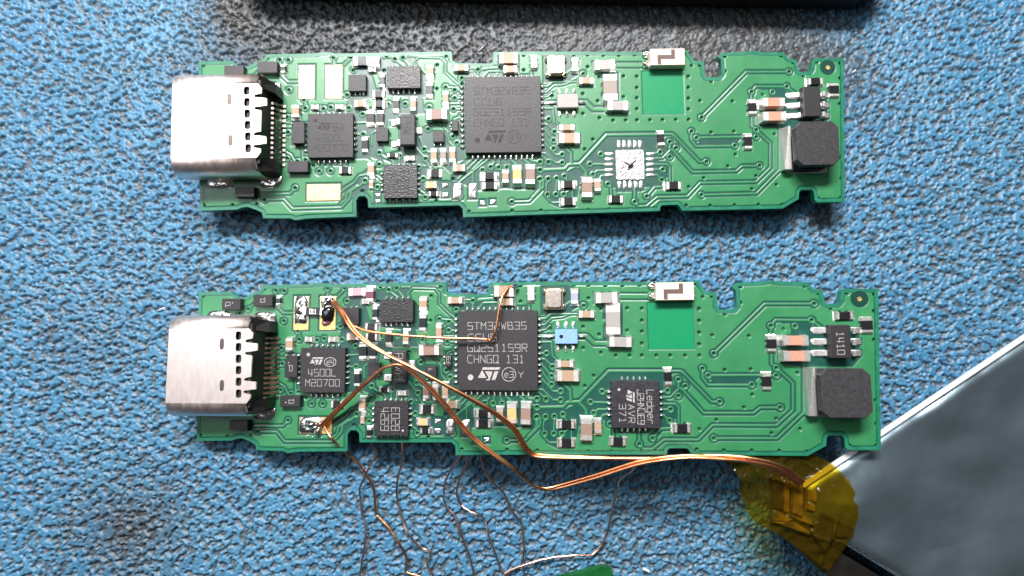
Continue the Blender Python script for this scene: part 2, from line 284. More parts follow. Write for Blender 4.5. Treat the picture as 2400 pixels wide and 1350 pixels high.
TRACES = [
  (((16.78, 1.12), (21.13, 5.31), (25.14, 5.27)), 0.16, 0.17),
  (((21.54, 3.44), (21.97, 3.94), (24.84, 3.89), (25.71, 3.19)), 0.16, 0.17),
  (((21.54, 3.44), (21.52, 2.5)), 0.16, 0.17),
  (((21.5, 1.33), (21.45, 0.24), (21.84, -0.1), (23.1, -1.36), (22.99, -3.59), (21.63, -4.84), (16.45, -4.87), (15.24, -6.09), (13.95, -6.1)), 0.16, 0.17),
  (((13.95, -6.1), (12.42, -6.12), (11.43, -6.91), (10.68, -6.92), (10.34, -6.51), (10.37, -5.35)), 0.16, 0.17),
  (((16.52, -5.96), (21.63, -5.9), (23.83, -3.81), (24.05, 0.59)), 0.16, 0.17),
  (((15.8, -0.15), (15.77, -0.9), (16.22, -1.52), (19.79, -1.51)), 0.16, 0.17),
  (((16.25, -0.72), (20.67, -0.69), (21.81, -0.74)), 0.16, 0.17),
  (((17.1, -2.94), (16.46, -2.94), (15.84, -2.27), (14.13, -0.42)), 0.16, 0.17),
  (((22.0, -3.38), (20.38, -3.39), (19.84, -3.84), (15.78, -3.87), (14.09, -1.92)), 0.16, 0.17),
  (((14.09, -1.92), (13.74, -1.74), (13.76, -1.08)), 0.16, 0.17),
  (((1.64, -3.49), (3.93, -3.42), (4.28, -3.03), (5.35, -2.98), (7.89, -0.36), (12.65, -0.36)), 0.2, 0.2),
  (((13.25, -0.36), (13.99, -0.36), (14.15, -0.53)), 0.16, 0.17),
  (((12.17, -2.59), (13.06, -2.55), (13.79, -1.82)), 0.13, 0.14),
  (((12.15, -3.12), (13.46, -3.12), (13.71, -3.41), (13.66, -4.8)), 0.13, 0.14),
  (((12.14, -3.58), (13.03, -3.6)), 0.13, 0.14),
  (((12.13, -4.08), (12.48, -4.08), (12.92, -4.55)), 0.13, 0.14),
  (((12.18, -2.11), (12.84, -2.02), (12.89, -1.44)), 0.13, 0.14),
  (((6.29, -3.01), (7.78, -3.05)), 0.12, 0.14),
  (((6.55, -3.94), (6.92, -3.62), (7.77, -3.61)), 0.12, 0.14),
  (((7.08, -4.42), (7.33, -4.09), (7.76, -4.06)), 0.12, 0.14),
  (((7.31, -2.12), (7.8, -2.09)), 0.12, 0.14),
  (((7.92, -4.86), (8.18, -5.13), (8.2, -6.03)), 0.13, 0.17),
  (((11.46, -6.03), (12.21, -5.21), (13.28, -5.14)), 0.16, 0.17),
  (((5.89, -4.49), (5.91, -3.71), (5.26, -2.98)), 0.2, 0.15),
  (((4.58, -2.93), (4.56, -2.01), (3.77, -1.24)), 0.2, 0.15),
  (((1.91, 4.22), (2.41, 4.21), (2.92, 4.61), (5.53, 4.61)), 0.12, 0.13),
  (((1.9, 3.68), (2.4, 3.68), (3.04, 4.26), (3.97, 4.33), (4.66, 4.59)), 0.12, 0.13),
  (((1.9, 3.18), (2.46, 3.24), (2.9, 3.61)), 0.12, 0.13),
  (((2.14, 2.18), (2.99, 2.18), (3.06, 0.94), (3.43, 0.63)), 0.12, 0.13),
  (((2.54, 1.18), (1.88, 1.19)), 0.12, 0.13),
  (((1.87, 0.69), (2.37, 0.69), (3.05, 0.01)), 0.12, 0.13),
  (((1.87, 0.19), (2.12, 0.19), (2.95, -0.79)), 0.12, 0.13),
  (((1.86, -0.3), (2.11, -0.36), (2.94, -1.53)), 0.12, 0.13),
  (((1.86, -0.79), (2.1, -0.98), (3.08, -2.1), (3.73, -2.1)), 0.12, 0.13),
  (((1.35, -1.96), (2.16, -1.96), (3.08, -2.84), (3.72, -2.85)), 0.12, 0.13),
  (((1.65, -2.76), (1.34, -2.76)), 0.12, 0.13),
  (((1.57, -4.35), (1.57, -5.26), (0.82, -6.0)), 0.12, 0.13),
  (((2.4, -4.34), (2.21, -4.89), (2.2, -5.98), (2.69, -6.48), (3.55, -6.47)), 0.12, 0.13),
  (((3.16, -4.27), (3.08, -5.73)), 0.12, 0.13),
  (((3.9, -4.09), (4.22, -4.57)), 0.12, 0.13),
  (((3.8, -5.72), (4.54, -5.23)), 0.12, 0.13),
  (((4.61, -5.23), (4.6, -6.17)), 0.12, 0.13),
  (((5.25, 2.66), (6.05, 2.66), (6.72, 2.03), (8.07, 2.03)), 0.34, 0.17),
  (((1.89, 2.68), (3.33, 2.67)), 0.28, 0.15),
  (((8.77, 6.11), (11.33, 6.07)), 0.4, 0.17),
  (((8.39, 5.55), (8.38, 5.24)), 0.3, 0.15),
  (((4.11, 5.29), (4.68, 5.72)), 0.12, 0.14),
  (((-1.01, -6.36), (0.59, -6.34), (1.91, -5.07), (1.95, -4.41)), 0.15, 0.17),
  (((-9.95, 6.29), (-9.96, 6.68), (-9.56, 7.09), (-7.46, 7.0), (-7.06, 6.53), (-7.06, 5.61), (-6.07, 4.67), (-5.42, 4.25)), 0.13, 0.14),
  (((-11.89, 6.99), (-10.88, 6.23)), 0.13, 0.14),
  (((-11.05, 7.08), (-10.41, 6.27)), 0.13, 0.14),
  (((-4.01, 5.83), (-4.01, 5.19)), 0.13, 0.14),
  (((-3.49, 5.18), (-3.04, 5.69), (-1.69, 5.7)), 0.13, 0.14),
  (((-5.0, 5.97), (-4.13, 5.96), (-3.62, 6.27), (-2.01, 6.38)), 0.13, 0.14),
  (((-7.05, 4.26), (-6.01, 4.19), (-5.49, 3.74)), 0.13, 0.14),
  (((-6.2, 4.0), (-5.88, 4.0)), 0.13, 0.14),
  (((-6.2, 3.24), (-5.51, 3.23)), 0.13, 0.14),
  (((-6.32, 2.22), (-5.51, 2.22)), 0.13, 0.14),
  (((-7.17, 2.99), (-6.91, 2.73), (-5.51, 2.72)), 0.13, 0.14),
  (((-6.05, -0.9), (-5.5, -0.84)), 0.13, 0.14),
  (((-6.38, 0.77), (-6.25, 1.27), (-5.74, 1.46), (-5.51, 1.21)), 0.13, 0.14),
  (((-4.57, -2.36), (-5.72, -3.36)), 0.13, 0.14),
  (((-4.07, -2.35), (-5.97, -4.22)), 0.13, 0.14),
  (((-3.56, -2.35), (-4.57, -3.35), (-4.57, -4.58)), 0.13, 0.14),
  (((-3.05, -2.35), (-5.97, -4.6)), 0.13, 0.14),
  (((-2.92, -3.15), (-2.54, -2.66), (-2.54, -2.35)), 0.13, 0.14),
  (((-2.19, -3.19), (-2.04, -2.35)), 0.13, 0.14),
  (((-1.41, -3.18), (-1.56, -2.34)), 0.13, 0.14),
  (((-0.03, -2.34), (0.72, -3.01), (1.64, -3.49)), 0.13, 0.14),
  (((-0.53, -3.39), (-0.56, -2.96), (-1.03, -2.59), (-1.06, -2.34)), 0.13, 0.14),
  (((0.45, -2.34), (0.94, -2.64), (1.69, -2.76)), 0.13, 0.14),
  (((2.46, -2.76), (1.84, -2.21), (1.1, -2.33)), 0.13, 0.14),
  (((-7.68, 1.02), (-6.89, 0.14), (-6.82, -0.74), (-6.24, -1.37)), 0.13, 0.14),
  (((-9.87, -1.25), (-9.01, -2.25), (-8.68, -3.0), (-8.23, -3.43)), 0.13, 0.14),
  (((-9.49, -0.36), (-9.09, -1.43), (-8.56, -1.75)), 0.13, 0.14),
  (((-13.25, -1.7), (-12.74, -2.14), (-12.08, -2.39), (-11.88, -2.83)), 0.13, 0.14),
  (((-11.4, -2.01), (-11.42, -2.83)), 0.13, 0.14),
  (((-11.75, 2.44), (-11.75, 1.99)), 0.13, 0.14),
  (((-13.95, -1.0), (-13.97, 0.02), (-13.64, 0.27)), 0.13, 0.14),
  (((-13.5, -3.78), (-12.9, -4.28)), 0.13, 0.14),
  (((-14.01, -4.92), (-13.48, -5.04)), 0.13, 0.14),
  (((1.91, 4.24), (2.54, 4.24), (2.91, 4.49)), 0.13, 0.14),
  (((-9.64, -4.13), (-9.19, -4.13)), 0.13, 0.14),
  (((-9.7, -5.13), (-9.05, -5.49)), 0.13, 0.14),
  (((1.04, 5.89), (1.03, 5.2)), 0.13, 0.14),
  (((-7.66, -1.74), (-7.66, -1.49)), 0.13, 0.14),
  (((1.7, -4.41), (1.69, -5.26)), 0.13, 0.14),
  (((-21.03, -4.82), (-21.49, -5.33), (-24.35, -5.36)), 0.16, 0.17),
  (((-23.85, -5.86), (-22.08, -5.84), (-21.28, -6.71), (-16.75, -6.65), (-15.95, -5.81), (-15.86, -5.12), (-15.07, -4.68), (-14.55, -4.26)), 0.16, 0.17),
  (((-16.85, -5.32), (-16.33, -4.88), (-15.61, -4.43), (-15.09, -3.79), (-14.36, -3.66)), 0.14, 0.17),
  (((-16.83, -6.33), (-16.37, -5.95), (-16.25, -5.38), (-15.34, -4.68)), 0.14, 0.17),
  (((-22.53, 5.68), (-21.82, 4.96), (-20.71, 4.94)), 0.16, 0.17),
  (((-22.58, 7.05), (-22.56, 6.52)), 0.14, 0.17),
  (((-21.85, 1.78), (-21.47, 1.84)), 0.14, 0.17),
  (((-22.3, 0.8), (-21.44, 0.8)), 0.2, 0.17),
  (((-21.74, 0.28), (-22.27, -0.04)), 0.14, 0.17),
  (((-22.23, -1.34), (-21.46, -1.79), (-21.1, -2.43), (-20.83, -2.43)), 0.14, 0.17),
  (((-20.43, -1.01), (-20.38, -2.55)), 0.16, 0.17),
  (((-17.55, 7.18), (-17.54, 6.45)), 0.2, 0.17),
  (((-15.85, 7.15), (-16.59, 6.44)), 0.16, 0.17),
  (((-16.7, 3.63), (-16.25, 3.63)), 0.2, 0.17),
  (((-20.16, 2.62), (-20.19, 3.4)), 0.2, 0.17),
  (((-17.79, -2.29), (-17.8, -3.33)), 0.12, 0.17),
  (((-18.31, -2.29), (-18.82, -3.34)), 0.12, 0.17),
  (((-15.46, 1.07), (-14.46, 1.11)), 0.12, 0.17),
  (((-15.44, 0.02), (-14.77, 0.02)), 0.12, 0.17),
  (((-25.24, 5.35), (-24.63, 5.88)), 0.14, 0.17),
]
DARKS = [
  ((2.14, 2.37), (3.08, 2.36), (3.37, 0.75), (3.62, 0.75), (3.59, -1.22), (4.32, -2.08), (4.53, -2.87), (3.99, -3.23), (-0.28, -3.26), (-0.28, -2.34), (1.6, -1.72)),
  ((1.33, -3.68), (4.17, -3.66), (5.04, -3.23), (5.82, -3.83), (5.38, -4.5), (4.99, -6.43), (3.51, -7.05), (2.42, -6.58), (1.94, -5.38), (1.2, -4.66)),
  ((7.89, -0.54), (12.47, -0.54), (13.5, -1.68), (13.3, -2.4), (12.41, -2.64), (13.57, -3.3), (13.54, -4.31), (12.27, -5.21), (8.15, -5.25), (7.44, -4.6), (6.0, -4.01), (5.65, -3.04)),
  ((-16.18, 3.37), (-14.04, 4.13), (-9.27, 3.83), (-8.99, 1.79), (-9.23, 0.27), (-8.19, 0.27), (-6.89, 0.27), (-5.35, 1.27), (-5.34, -2.48), (-6.88, -2.99), (-8.68, -3.0), (-9.85, -2.76), (-11.94, -2.77), (-13.13, -2.27), (-13.82, -1.0), (-14.64, 0.27), (-16.52, 0.79)),
  ((-13.83, 6.99), (-9.96, 7.19), (-9.55, 6.15), (-8.23, 4.59), (-8.21, 3.31), (-13.76, 3.35), (-14.87, 5.18)),
  ((-5.34, -2.36), (1.97, -2.33), (3.19, -3.67), (3.16, -5.61), (1.56, -5.38), (0.7, -5.39), (-1.55, -5.17), (-4.06, -5.32), (-6.1, -4.47), (-6.87, -4.23)),
  ((-8.68, -3.0), (-6.62, -2.74), (-6.48, -5.96), (-8.66, -5.98), (-9.69, -5.5), (-9.72, -3.01)),
  ((-5.88, 5.59), (-2.27, 5.93), (-2.27, 5.04), (-5.36, 4.95)),
  ((-2.27, 7.21), (-0.09, 7.18), (-0.1, 5.15), (-2.02, 5.17)),
  ((-15.31, 7.01), (-13.03, 7.24), (-12.96, 3.35), (-14.3, 3.62), (-15.95, 5.45)),
  ((-21.56, 1.32), (-20.19, 1.32), (-20.13, -1.01), (-21.49, -1.01)),
  ((-15.87, 1.56), (-12.95, 2.32), (-12.86, -3.02), (-14.46, -2.27), (-15.65, -2.28)),
  ((-16.8, -4.82), (-15.48, -4.05), (-14.31, -3.03), (-13.63, -4.29), (-14.4, -5.3), (-15.71, -5.69), (-16.1, -6.19)),
  ((2.06, 7.14), (4.58, 7.17), (5.57, 6.71), (5.42, 5.21), (4.41, 4.6), (2.04, 4.49)),
  ((7.65, 5.5), (9.24, 5.48), (9.18, 2.7), (7.84, 2.71)),
  ((22.48, 3.76), (24.55, 3.74), (25.09, 3.2), (26.33, 3.07), (28.59, 3.05), (28.56, 0.7), (27.96, -0.0), (24.36, -0.0), (22.2, 0.24), (22.33, 3.1)),
  ((16.53, -0.9), (20.43, -0.89), (19.95, -1.33), (16.46, -1.37)),
]
LIGHTS = [
  ((-11.42, 1.8), (-8.92, 1.79), (-8.92, 2.04), (-7.42, 2.04), (-7.43, 3.31), (-7.05, 4.07), (-7.7, 4.59), (-7.84, 6.13), (-7.32, 5.87), (-7.31, 4.07), (-6.65, 2.41), (-7.16, 2.04), (-6.64, 0.77), (-8.71, 0.52), (-9.88, 0.02), (-9.9, 1.54), (-11.41, 1.54)),
  ((-12.4, 1.29), (-11.47, 1.29), (-11.44, -1.5), (-12.75, -1.76), (-12.89, -0.87)),
  ((-8.68, -3.0), (-7.39, -2.99), (-6.62, -3.73), (-6.61, -4.35), (-7.64, -4.24), (-8.67, -4.12)),
  ((-3.56, -5.31), (1.07, -5.26), (0.57, -6.0), (-3.56, -6.05)),
  ((-15.37, 3.11), (-12.17, 3.6), (-10.58, 3.33), (-10.57, 2.95), (-12.82, 2.96), (-15.34, 2.07)),
  ((-0.09, 7.3), (0.8, 7.29), (0.78, 5.39), (-0.1, 5.4)),
  ((-13.94, 5.69), (-13.27, 6.07), (-12.98, 4.25), (-13.51, 4.26)),
  ((-14.06, -2.14), (-13.4, -2.39), (-12.99, -3.02), (-12.98, -3.78), (-13.64, -3.78)),
  ((22.36, 3.58), (23.28, 3.63), (23.12, 2.73), (22.32, 2.74)),
]
VIAS = [
  (25.14, 5.27, 1),
  (16.78, 1.12, 1),
  (21.54, 3.44, 1),
  (24.87, 3.89, 1),
  (15.8, -0.15, 1),
  (16.25, -0.74, 1),
  (21.84, -0.1, 1),
  (21.81, -0.74, 1),
  (19.79, -1.51, 1),
  (17.1, -2.94, 1),
  (22.0, -3.38, 1),
  (16.52, -5.96, 1),
  (23.5, 3.39, 1),
  (19.2, 6.8, 0),
  (24.44, 6.78, 0),
  (19.14, 5.42, 0),
  (17.81, 4.46, 0),
  (16.01, 5.97, 0),
  (16.78, 5.96, 0),
  (15.65, 4.91, 0),
  (15.66, 3.9, 0),
  (15.63, 2.9, 0),
  (15.6, 1.91, 0),
  (15.56, 0.94, 0),
  (16.69, 2.68, 0),
  (19.71, 2.6, 0),
  (17.61, -0.26, 0),
  (19.74, -0.2, 0),
  (19.79, -2.31, 0),
  (19.05, -3.38, 0),
  (16.78, -4.43, 0),
  (21.63, -4.3, 0),
  (15.36, -5.21, 0),
  (21.2, -5.49, 0),
  (23.48, -5.13, 0),
  (15.06, -6.91, 0),
  (17.3, -6.95, 0),
  (19.54, -6.92, 0),
  (21.74, -6.91, 0),
  (23.93, -6.96, 0),
  (25.07, -6.48, 0),
  (27.32, -6.43, 0),
  (29.36, -6.4, 0),
  (29.49, -4.63, 0),
  (29.56, -2.73, 0),
  (29.71, 2.22, 0),
  (29.85, 4.61, 0),
  (29.94, 6.01, 0),
  (25.53, 6.15, 0),
  (27.8, 6.07, 0),
  (26.45, 4.82, 0),
  (22.57, 3.19, 0),
  (23.48, -0.5, 0),
  (14.27, -1.68, 0),
  (2.54, 1.18, 1),
  (3.05, 0.01, 1),
  (2.95, -0.79, 1),
  (2.94, -1.53, 1),
  (3.73, -2.1, 1),
  (3.72, -2.85, 1),
  (1.65, -2.76, 1),
  (2.46, -2.82, 1),
  (1.64, -3.49, 1),
  (1.57, -4.35, 1),
  (2.4, -4.34, 1),
  (3.16, -4.27, 1),
  (3.9, -4.09, 1),
  (2.3, -5.74, 1),
  (3.08, -5.73, 1),
  (3.8, -5.72, 1),
  (6.29, -3.01, 1),
  (6.55, -3.94, 1),
  (7.92, -4.86, 1),
  (7.31, -2.12, 1),
  (13.76, -1.08, 1),
  (14.33, -1.64, 1),
  (13.71, -2.46, 1),
  (12.84, -2.02, 1),
  (13.03, -3.6, 1),
  (12.92, -4.55, 1),
  (11.46, -6.03, 1),
  (10.34, -6.51, 1),
  (5.85, 5.33, 1),
  (5.01, 7.16, 0),
  (6.29, 7.14, 0),
  (7.77, 7.08, 0),
  (9.24, 7.06, 0),
  (10.71, 7.08, 0),
  (6.27, 5.99, 0),
  (7.33, 5.04, 0),
  (7.13, 2.81, 0),
  (5.76, 3.49, 0),
  (5.73, 1.64, 0),
  (2.9, 3.32, 0),
  (9.6, 5.06, 0),
  (10.85, 5.03, 0),
  (10.82, 3.98, 0),
  (10.8, 3.03, 0),
  (10.77, 2.01, 0),
  (9.55, 3.15, 0),
  (7.26, 1.23, 0),
  (8.53, 0.98, 0),
  (9.71, 0.98, 0),
  (10.75, 0.98, 0),
  (11.97, 0.97, 0),
  (13.14, 0.97, 0),
  (14.38, 0.97, 0),
  (15.58, 0.97, 0),
  (15.68, 4.97, 0),
  (15.64, 3.94, 0),
  (15.61, 2.93, 0),
  (15.57, 1.93, 0),
  (6.61, -0.75, 0),
  (5.83, -1.64, 0),
  (15.36, -5.21, 0),
  (1.67, -7.17, 0),
  (4.36, -7.25, 0),
  (6.04, -7.19, 0),
  (7.97, -7.16, 0),
  (9.93, -7.19, 0),
  (12.1, -7.1, 0),
  (15.1, -6.89, 0),
  (-7.05, 4.26, 1),
  (-6.2, 4.0, 1),
  (-6.2, 3.24, 1),
  (-6.32, 2.22, 1),
  (-6.38, -0.3, 1),
  (-6.05, -0.9, 1),
  (-4.01, 5.87, 1),
  (-5.52, 5.1, 1),
  (-11.78, 6.96, 1),
  (-11.02, 7.08, 1),
  (-14.8, 1.88, 1),
  (-12.42, 2.74, 1),
  (-10.83, 2.76, 1),
  (-13.24, -1.7, 1),
  (-11.36, -2.01, 1),
  (-9.09, -1.43, 1),
  (-8.95, -2.31, 1),
  (-13.26, -2.77, 1),
  (-9.59, -3.07, 1),
  (-9.19, -4.13, 1),
  (-14.58, -4.23, 1),
  (-13.42, -4.85, 1),
  (-9.0, -5.84, 1),
  (-2.92, -3.15, 1),
  (-2.19, -3.19, 1),
  (-1.41, -3.18, 1),
  (-3.68, -3.41, 1),
  (-1.01, -6.36, 1),
  (1.69, -2.76, 1),
  (2.46, -2.76, 1),
  (1.68, -3.49, 1),
  (1.64, -4.31, 1),
  (2.4, -4.3, 1),
  (-15.99, 7.22, 1),
  (-15.69, 5.97, 1),
  (-8.6, 2.42, 1),
  (-8.71, 0.39, 1),
  (-5.78, -5.83, 1),
  (-12.58, 7.26, 0),
  (-6.97, 7.15, 0),
  (-7.82, 6.36, 0),
  (-7.87, 4.14, 0),
  (-9.81, 1.32, 0),
  (0.29, 7.17, 0),
  (0.28, 5.77, 0),
  (-6.42, -4.19, 0),
  (-7.99, -6.16, 0),
  (-4.97, -7.16, 0),
  (-0.99, -7.15, 0),
  (-14.82, -5.18, 0),
  (-12.8, 5.93, 0),
  (-5.49, 4.57, 0),
  (-22.58, 7.05, 1),
  (-21.77, 7.0, 1),
  (-21.7, 4.2, 1),
  (-17.55, 7.18, 1),
  (-15.92, 7.22, 1),
  (-15.69, 5.97, 1),
  (-16.25, 3.66, 1),
  (-20.32, 3.27, 1),
  (-18.46, 2.41, 1),
  (-17.78, 2.54, 1),
  (-16.09, 2.46, 1),
  (-20.16, 2.49, 1),
  (-21.88, 1.71, 1),
  (-21.74, 0.28, 1),
  (-21.8, -2.11, 1),
  (-21.03, -4.82, 1),
  (-23.85, -5.86, 1),
  (-18.82, -3.34, 1),
  (-17.77, -3.33, 1),
  (-14.8, 1.88, 1),
  (-14.74, 0.02, 1),
  (-14.55, -4.26, 1),
  (-25.24, 5.35, 1),
  (-26.03, 5.03, 1),
  (-20.83, -2.4, 1),
  (-20.09, -2.27, 1),
  (-29.75, 6.58, 0),
  (-23.73, 7.24, 0),
  (-29.44, -6.26, 0),
  (-26.79, -6.29, 0),
  (-24.56, -6.25, 0),
  (-14.8, -5.2, 0),
  (-19.37, -2.8, 0),
]
FID = (28.77, 5.63)
KEEP = (13.26, 3.5, 3.94, 4.1)
USB = {
  'top': (-26.71, 0.29, 7.95, 8.67),
  'slots': [(-24.11, 2.89, 0.52, 0.74), (-24.07, 1.9, 0.52, 0.74), (-24.03, 0.89, 0.52, 0.74), (-23.99, -0.09, 0.52, 0.73), (-23.95, -1.09, 0.52, 0.73), (-23.91, -2.1, 0.52, 0.73)],
  'dimples': [(-25.61, 2.18, 0.5, 1.11), (-25.46, -1.4, 0.5, 1.1)],
  'house': (-22.64, 0.26, 2.31, 8.02),
  'rear': (-22.68, 0.31),
  'tabs': [(-22.59, 1.9, 0.68, 0.81), (-22.47, -1.4, 0.67, 0.8)],
  'contacts': [(-22.57, 2.66), (-22.55, 2.16), (-22.54, 1.67), (-22.52, 1.18), (-22.5, 0.69), (-22.49, 0.2), (-22.47, -0.29), (-22.46, -0.77), (-22.44, -1.26), (-22.42, -1.75), (-22.41, -2.23), (-22.39, -2.72)],
  'pegs': [(-28.11, 5.02, 2.55, 0.73), (-23.56, 4.84, 2.34, 0.86), (-27.84, -4.53, 2.51, 0.52), (-23.29, -4.49, 2.19, 0.64)],
}
ANT = {
  'body': (13.53, 6.43, 3.16, 1.5),
  't': [(11.73, 7.01, 0.75, 0.57), (11.7, 6.08, 0.75, 0.59)],
  'end': (15.26, 5.9, 0.42, 0.61),
  'z': [((12.59, 6.78), (13.86, 6.76), (13.87, 7.1), (14.22, 7.1), (14.2, 6.33), (12.93, 6.35), (12.92, 5.76), (12.56, 5.76))],
}
XTAL = (3.27, 5.96, 1.58, 1.9)
BAL = {
  'body': (4.28, 2.65, 1.94, 1.25),
  'n': [(3.55, 3.7), (4.25, 3.7), (4.9, 3.69)],
  's': [(3.53, 1.59), (4.22, 1.59), (4.87, 1.58)],
  'w': (2.89, 2.67),
  'e': (5.65, 2.66),
}
IND = {
  'base': (26.61, -2.14, 4.68, 4.08),
  'top': (26.38, -1.9, 3.35, 3.82),
}
JUMP = (-18.73, 5.07, 1.39, 0.78)
BLK = (-17.71, 4.76)
WIRES = {
  'thick_a': [(-16.23, 1.75, 2.48), (-15.03, 0.61, 3.44), (-13.79, -0.86, 4.21), (-11.79, -2.28, 4.95), (-8.71, -3.77, 5.61), (-5.41, -5.48, 5.79), (-1.81, -7.5, 5.61), (0.18, -9.14, 5.25), (0.98, -10.46, 5.07), (1.46, -11.07, 4.94), (2.26, -11.45, 4.83), (5.45, -11.54, 5.05), (10.78, -11.48, 5.59), (15.87, -11.06, 6.5), (18.94, -11.04, 7.6), (21.54, -11.67, 7.9), (23.53, -13.02, 7.4)],
  'thick_b': [(-17.17, -9.41, 2.6), (-15.51, -7.86, 3.32), (-13.44, -5.93, 4.08), (-11.45, -4.24, 4.74), (-10.58, -3.82, 5.02), (-9.7, -3.73, 5.21), (-8.76, -4.16, 5.31), (-7.3, -5.43, 5.2), (-5.85, -7.0, 5.09), (-4.38, -8.83, 4.98), (-2.92, -10.27, 4.97), (0.0, -12.41, 5.03), (1.49, -14.0, 3.8), (2.31, -14.46, 3.6), (3.17, -14.6, 3.6), (4.46, -14.25, 3.8), (7.29, -13.15, 4.8), (10.69, -11.74, 6.0), (13.96, -11.04, 7.0), (16.6, -11.05, 7.4), (18.94, -11.27, 7.6), (21.33, -11.95, 7.6), (23.37, -13.15, 7.3)],
  'thin_top': [(-16.31, 1.82, 2.47), (-15.36, 0.92, 3.09), (-14.41, -0.12, 3.42), (-13.74, -0.53, 3.6), (-12.05, -0.94, 3.98), (-7.44, -1.34, 4.56), (-4.45, -1.45, 4.67), (-2.41, -1.52, 4.68), (-1.97, -1.63, 4.62), (-1.7, -1.48, 4.75), (-1.4, -0.67, 4.96), (-1.04, 1.44, 4.93), (-0.75, 2.38, 4.63), (-0.08, 3.23, 4.18)],
  'strand': [(-16.93, -9.26, 2.62), (-15.89, -10.47, 3.16), (-15.15, -11.89, 1.6), (-14.13, -12.98, 1.2), (-13.4, -14.19, 0.8), (-12.98, -15.05, 0.6), (-12.8, -15.89, 0.45), (-12.65, -17.75, 0.3), (-12.44, -18.11, 0.3), (-11.36, -19.09, 0.5), (-10.38, -20.41, 0.7), (-9.9, -21.28, 0.5), (-9.75, -21.86, 0.3), (-9.8, -22.56, 0.3), (-9.79, -23.08, 0.25), (-9.41, -23.27, 0.25), (-8.79, -23.4, 0.3), (-7.36, -23.95, 0.3)],
  'a': [(-12.94, -10.88, 1.2), (-12.84, -11.35, 1.1), (-12.47, -11.92, 1.0), (-12.69, -12.55, 0.9), (-13.53, -14.01, 0.7), (-14.13, -15.48, 0.5), (-14.11, -16.55, 0.3), (-13.94, -17.96, 0.3), (-13.59, -18.92, 0.4), (-13.59, -20.39, 0.5), (-13.89, -22.42, 0.4), (-14.05, -23.45, 0.3), (-14.14, -24.15, 0.3)],
  'b': [(-10.05, -10.81, 1.5), (-10.07, -12.01, 1.5), (-10.17, -13.1, 1.1), (-10.49, -14.09, 0.8), (-10.67, -15.05, 0.6), (-10.69, -16.55, 0.3), (-10.45, -17.55, 0.3), (-10.05, -18.62, 0.4), (-9.6, -19.45, 0.6), (-8.99, -20.29, 0.5), (-8.39, -20.9, 0.4), (-7.89, -21.06, 0.35), (-7.58, -21.26, 0.3), (-7.6, -21.66, 0.3), (-7.83, -22.36, 0.3), (-7.57, -22.95, 0.3), (-7.15, -23.65, 0.3)],
  'c': [(-4.56, -11.8, 2.0), (-4.82, -12.41, 1.9), (-5.46, -13.3, 1.5), (-5.9, -14.11, 1.1), (-6.24, -15.09, 0.8), (-6.34, -16.08, 0.5), (-6.28, -16.75, 0.3), (-5.97, -17.35, 0.3), (-5.29, -18.02, 0.4), (-4.8, -19.35, 0.6), (-4.09, -21.22, 0.4), (-3.69, -22.56, 0.3), (-3.43, -23.55, 0.3)],
  'd': [(-3.96, -11.8, 2.0), (-4.1, -12.71, 1.9), (-4.45, -13.5, 1.5), (-4.88, -14.6, 1.1), (-5.12, -15.52, 0.7), (-5.04, -16.31, 0.4), (-4.69, -17.05, 0.3), (-4.0, -17.49, 0.5), (-3.17, -17.85, 0.6), (-2.59, -18.28, 0.3), (-2.25, -19.39, 0.5), (-1.84, -20.58, 0.5), (-1.49, -21.52, 0.4), (-1.13, -22.56, 0.3), (-0.62, -23.45, 0.3), (-0.31, -23.95, 0.3)],
  'e': [(-2.85, -11.75, 2.2), (-2.75, -12.46, 2.1), (-2.51, -13.42, 1.8), (-2.02, -14.39, 1.5), (-1.32, -15.2, 1.1), (-0.67, -15.97, 0.7), (-0.31, -16.89, 0.5), (0.2, -17.79, 0.5), (0.82, -18.56, 0.3), (1.0, -19.52, 0.4), (1.1, -20.72, 0.4), (1.02, -21.96, 0.3), (1.04, -22.86, 0.3), (1.27, -23.55, 0.3)],
  'g': [(10.81, -12.21, 4.3), (10.63, -12.68, 4.0), (10.42, -13.1, 3.6), (9.9, -13.69, 3.0), (9.57, -14.29, 2.4), (9.62, -15.1, 1.8), (9.42, -16.17, 1.2), (9.17, -17.59, 0.8), (8.79, -19.39, 0.5), (8.2, -20.76, 0.3), (7.73, -21.31, 0.3), (7.15, -21.55, 0.4), (5.71, -21.51, 0.5), (4.09, -21.72, 0.4), (2.66, -21.99, 0.35), (1.53, -22.32, 0.4), (0.0, -22.86, 0.3), (-0.72, -23.3, 0.3)],
}
TAPE = [
  (20.79, -11.26),
  (21.48, -11.18),
  (23.66, -11.08),
  (25.28, -11.14),
  (26.32, -11.5),
  (27.1, -12.13),
  (27.8, -12.93),
  (28.33, -13.95),
  (28.54, -14.82),
  (28.51, -15.92),
  (28.3, -16.94),
  (27.94, -17.88),
  (27.76, -18.58),
  (26.83, -19.83),
  (26.32, -20.68),
  (25.46, -20.22),
  (23.98, -18.97),
  (22.65, -18.04),
  (21.47, -17.33),
  (20.51, -16.94),
  (19.97, -16.24),
  (19.67, -15.29),
  (19.53, -14.51),
  (19.47, -13.8),
  (19.29, -13.08),
  (18.78, -12.45),
  (17.58, -11.78),
  (18.56, -11.42),
]
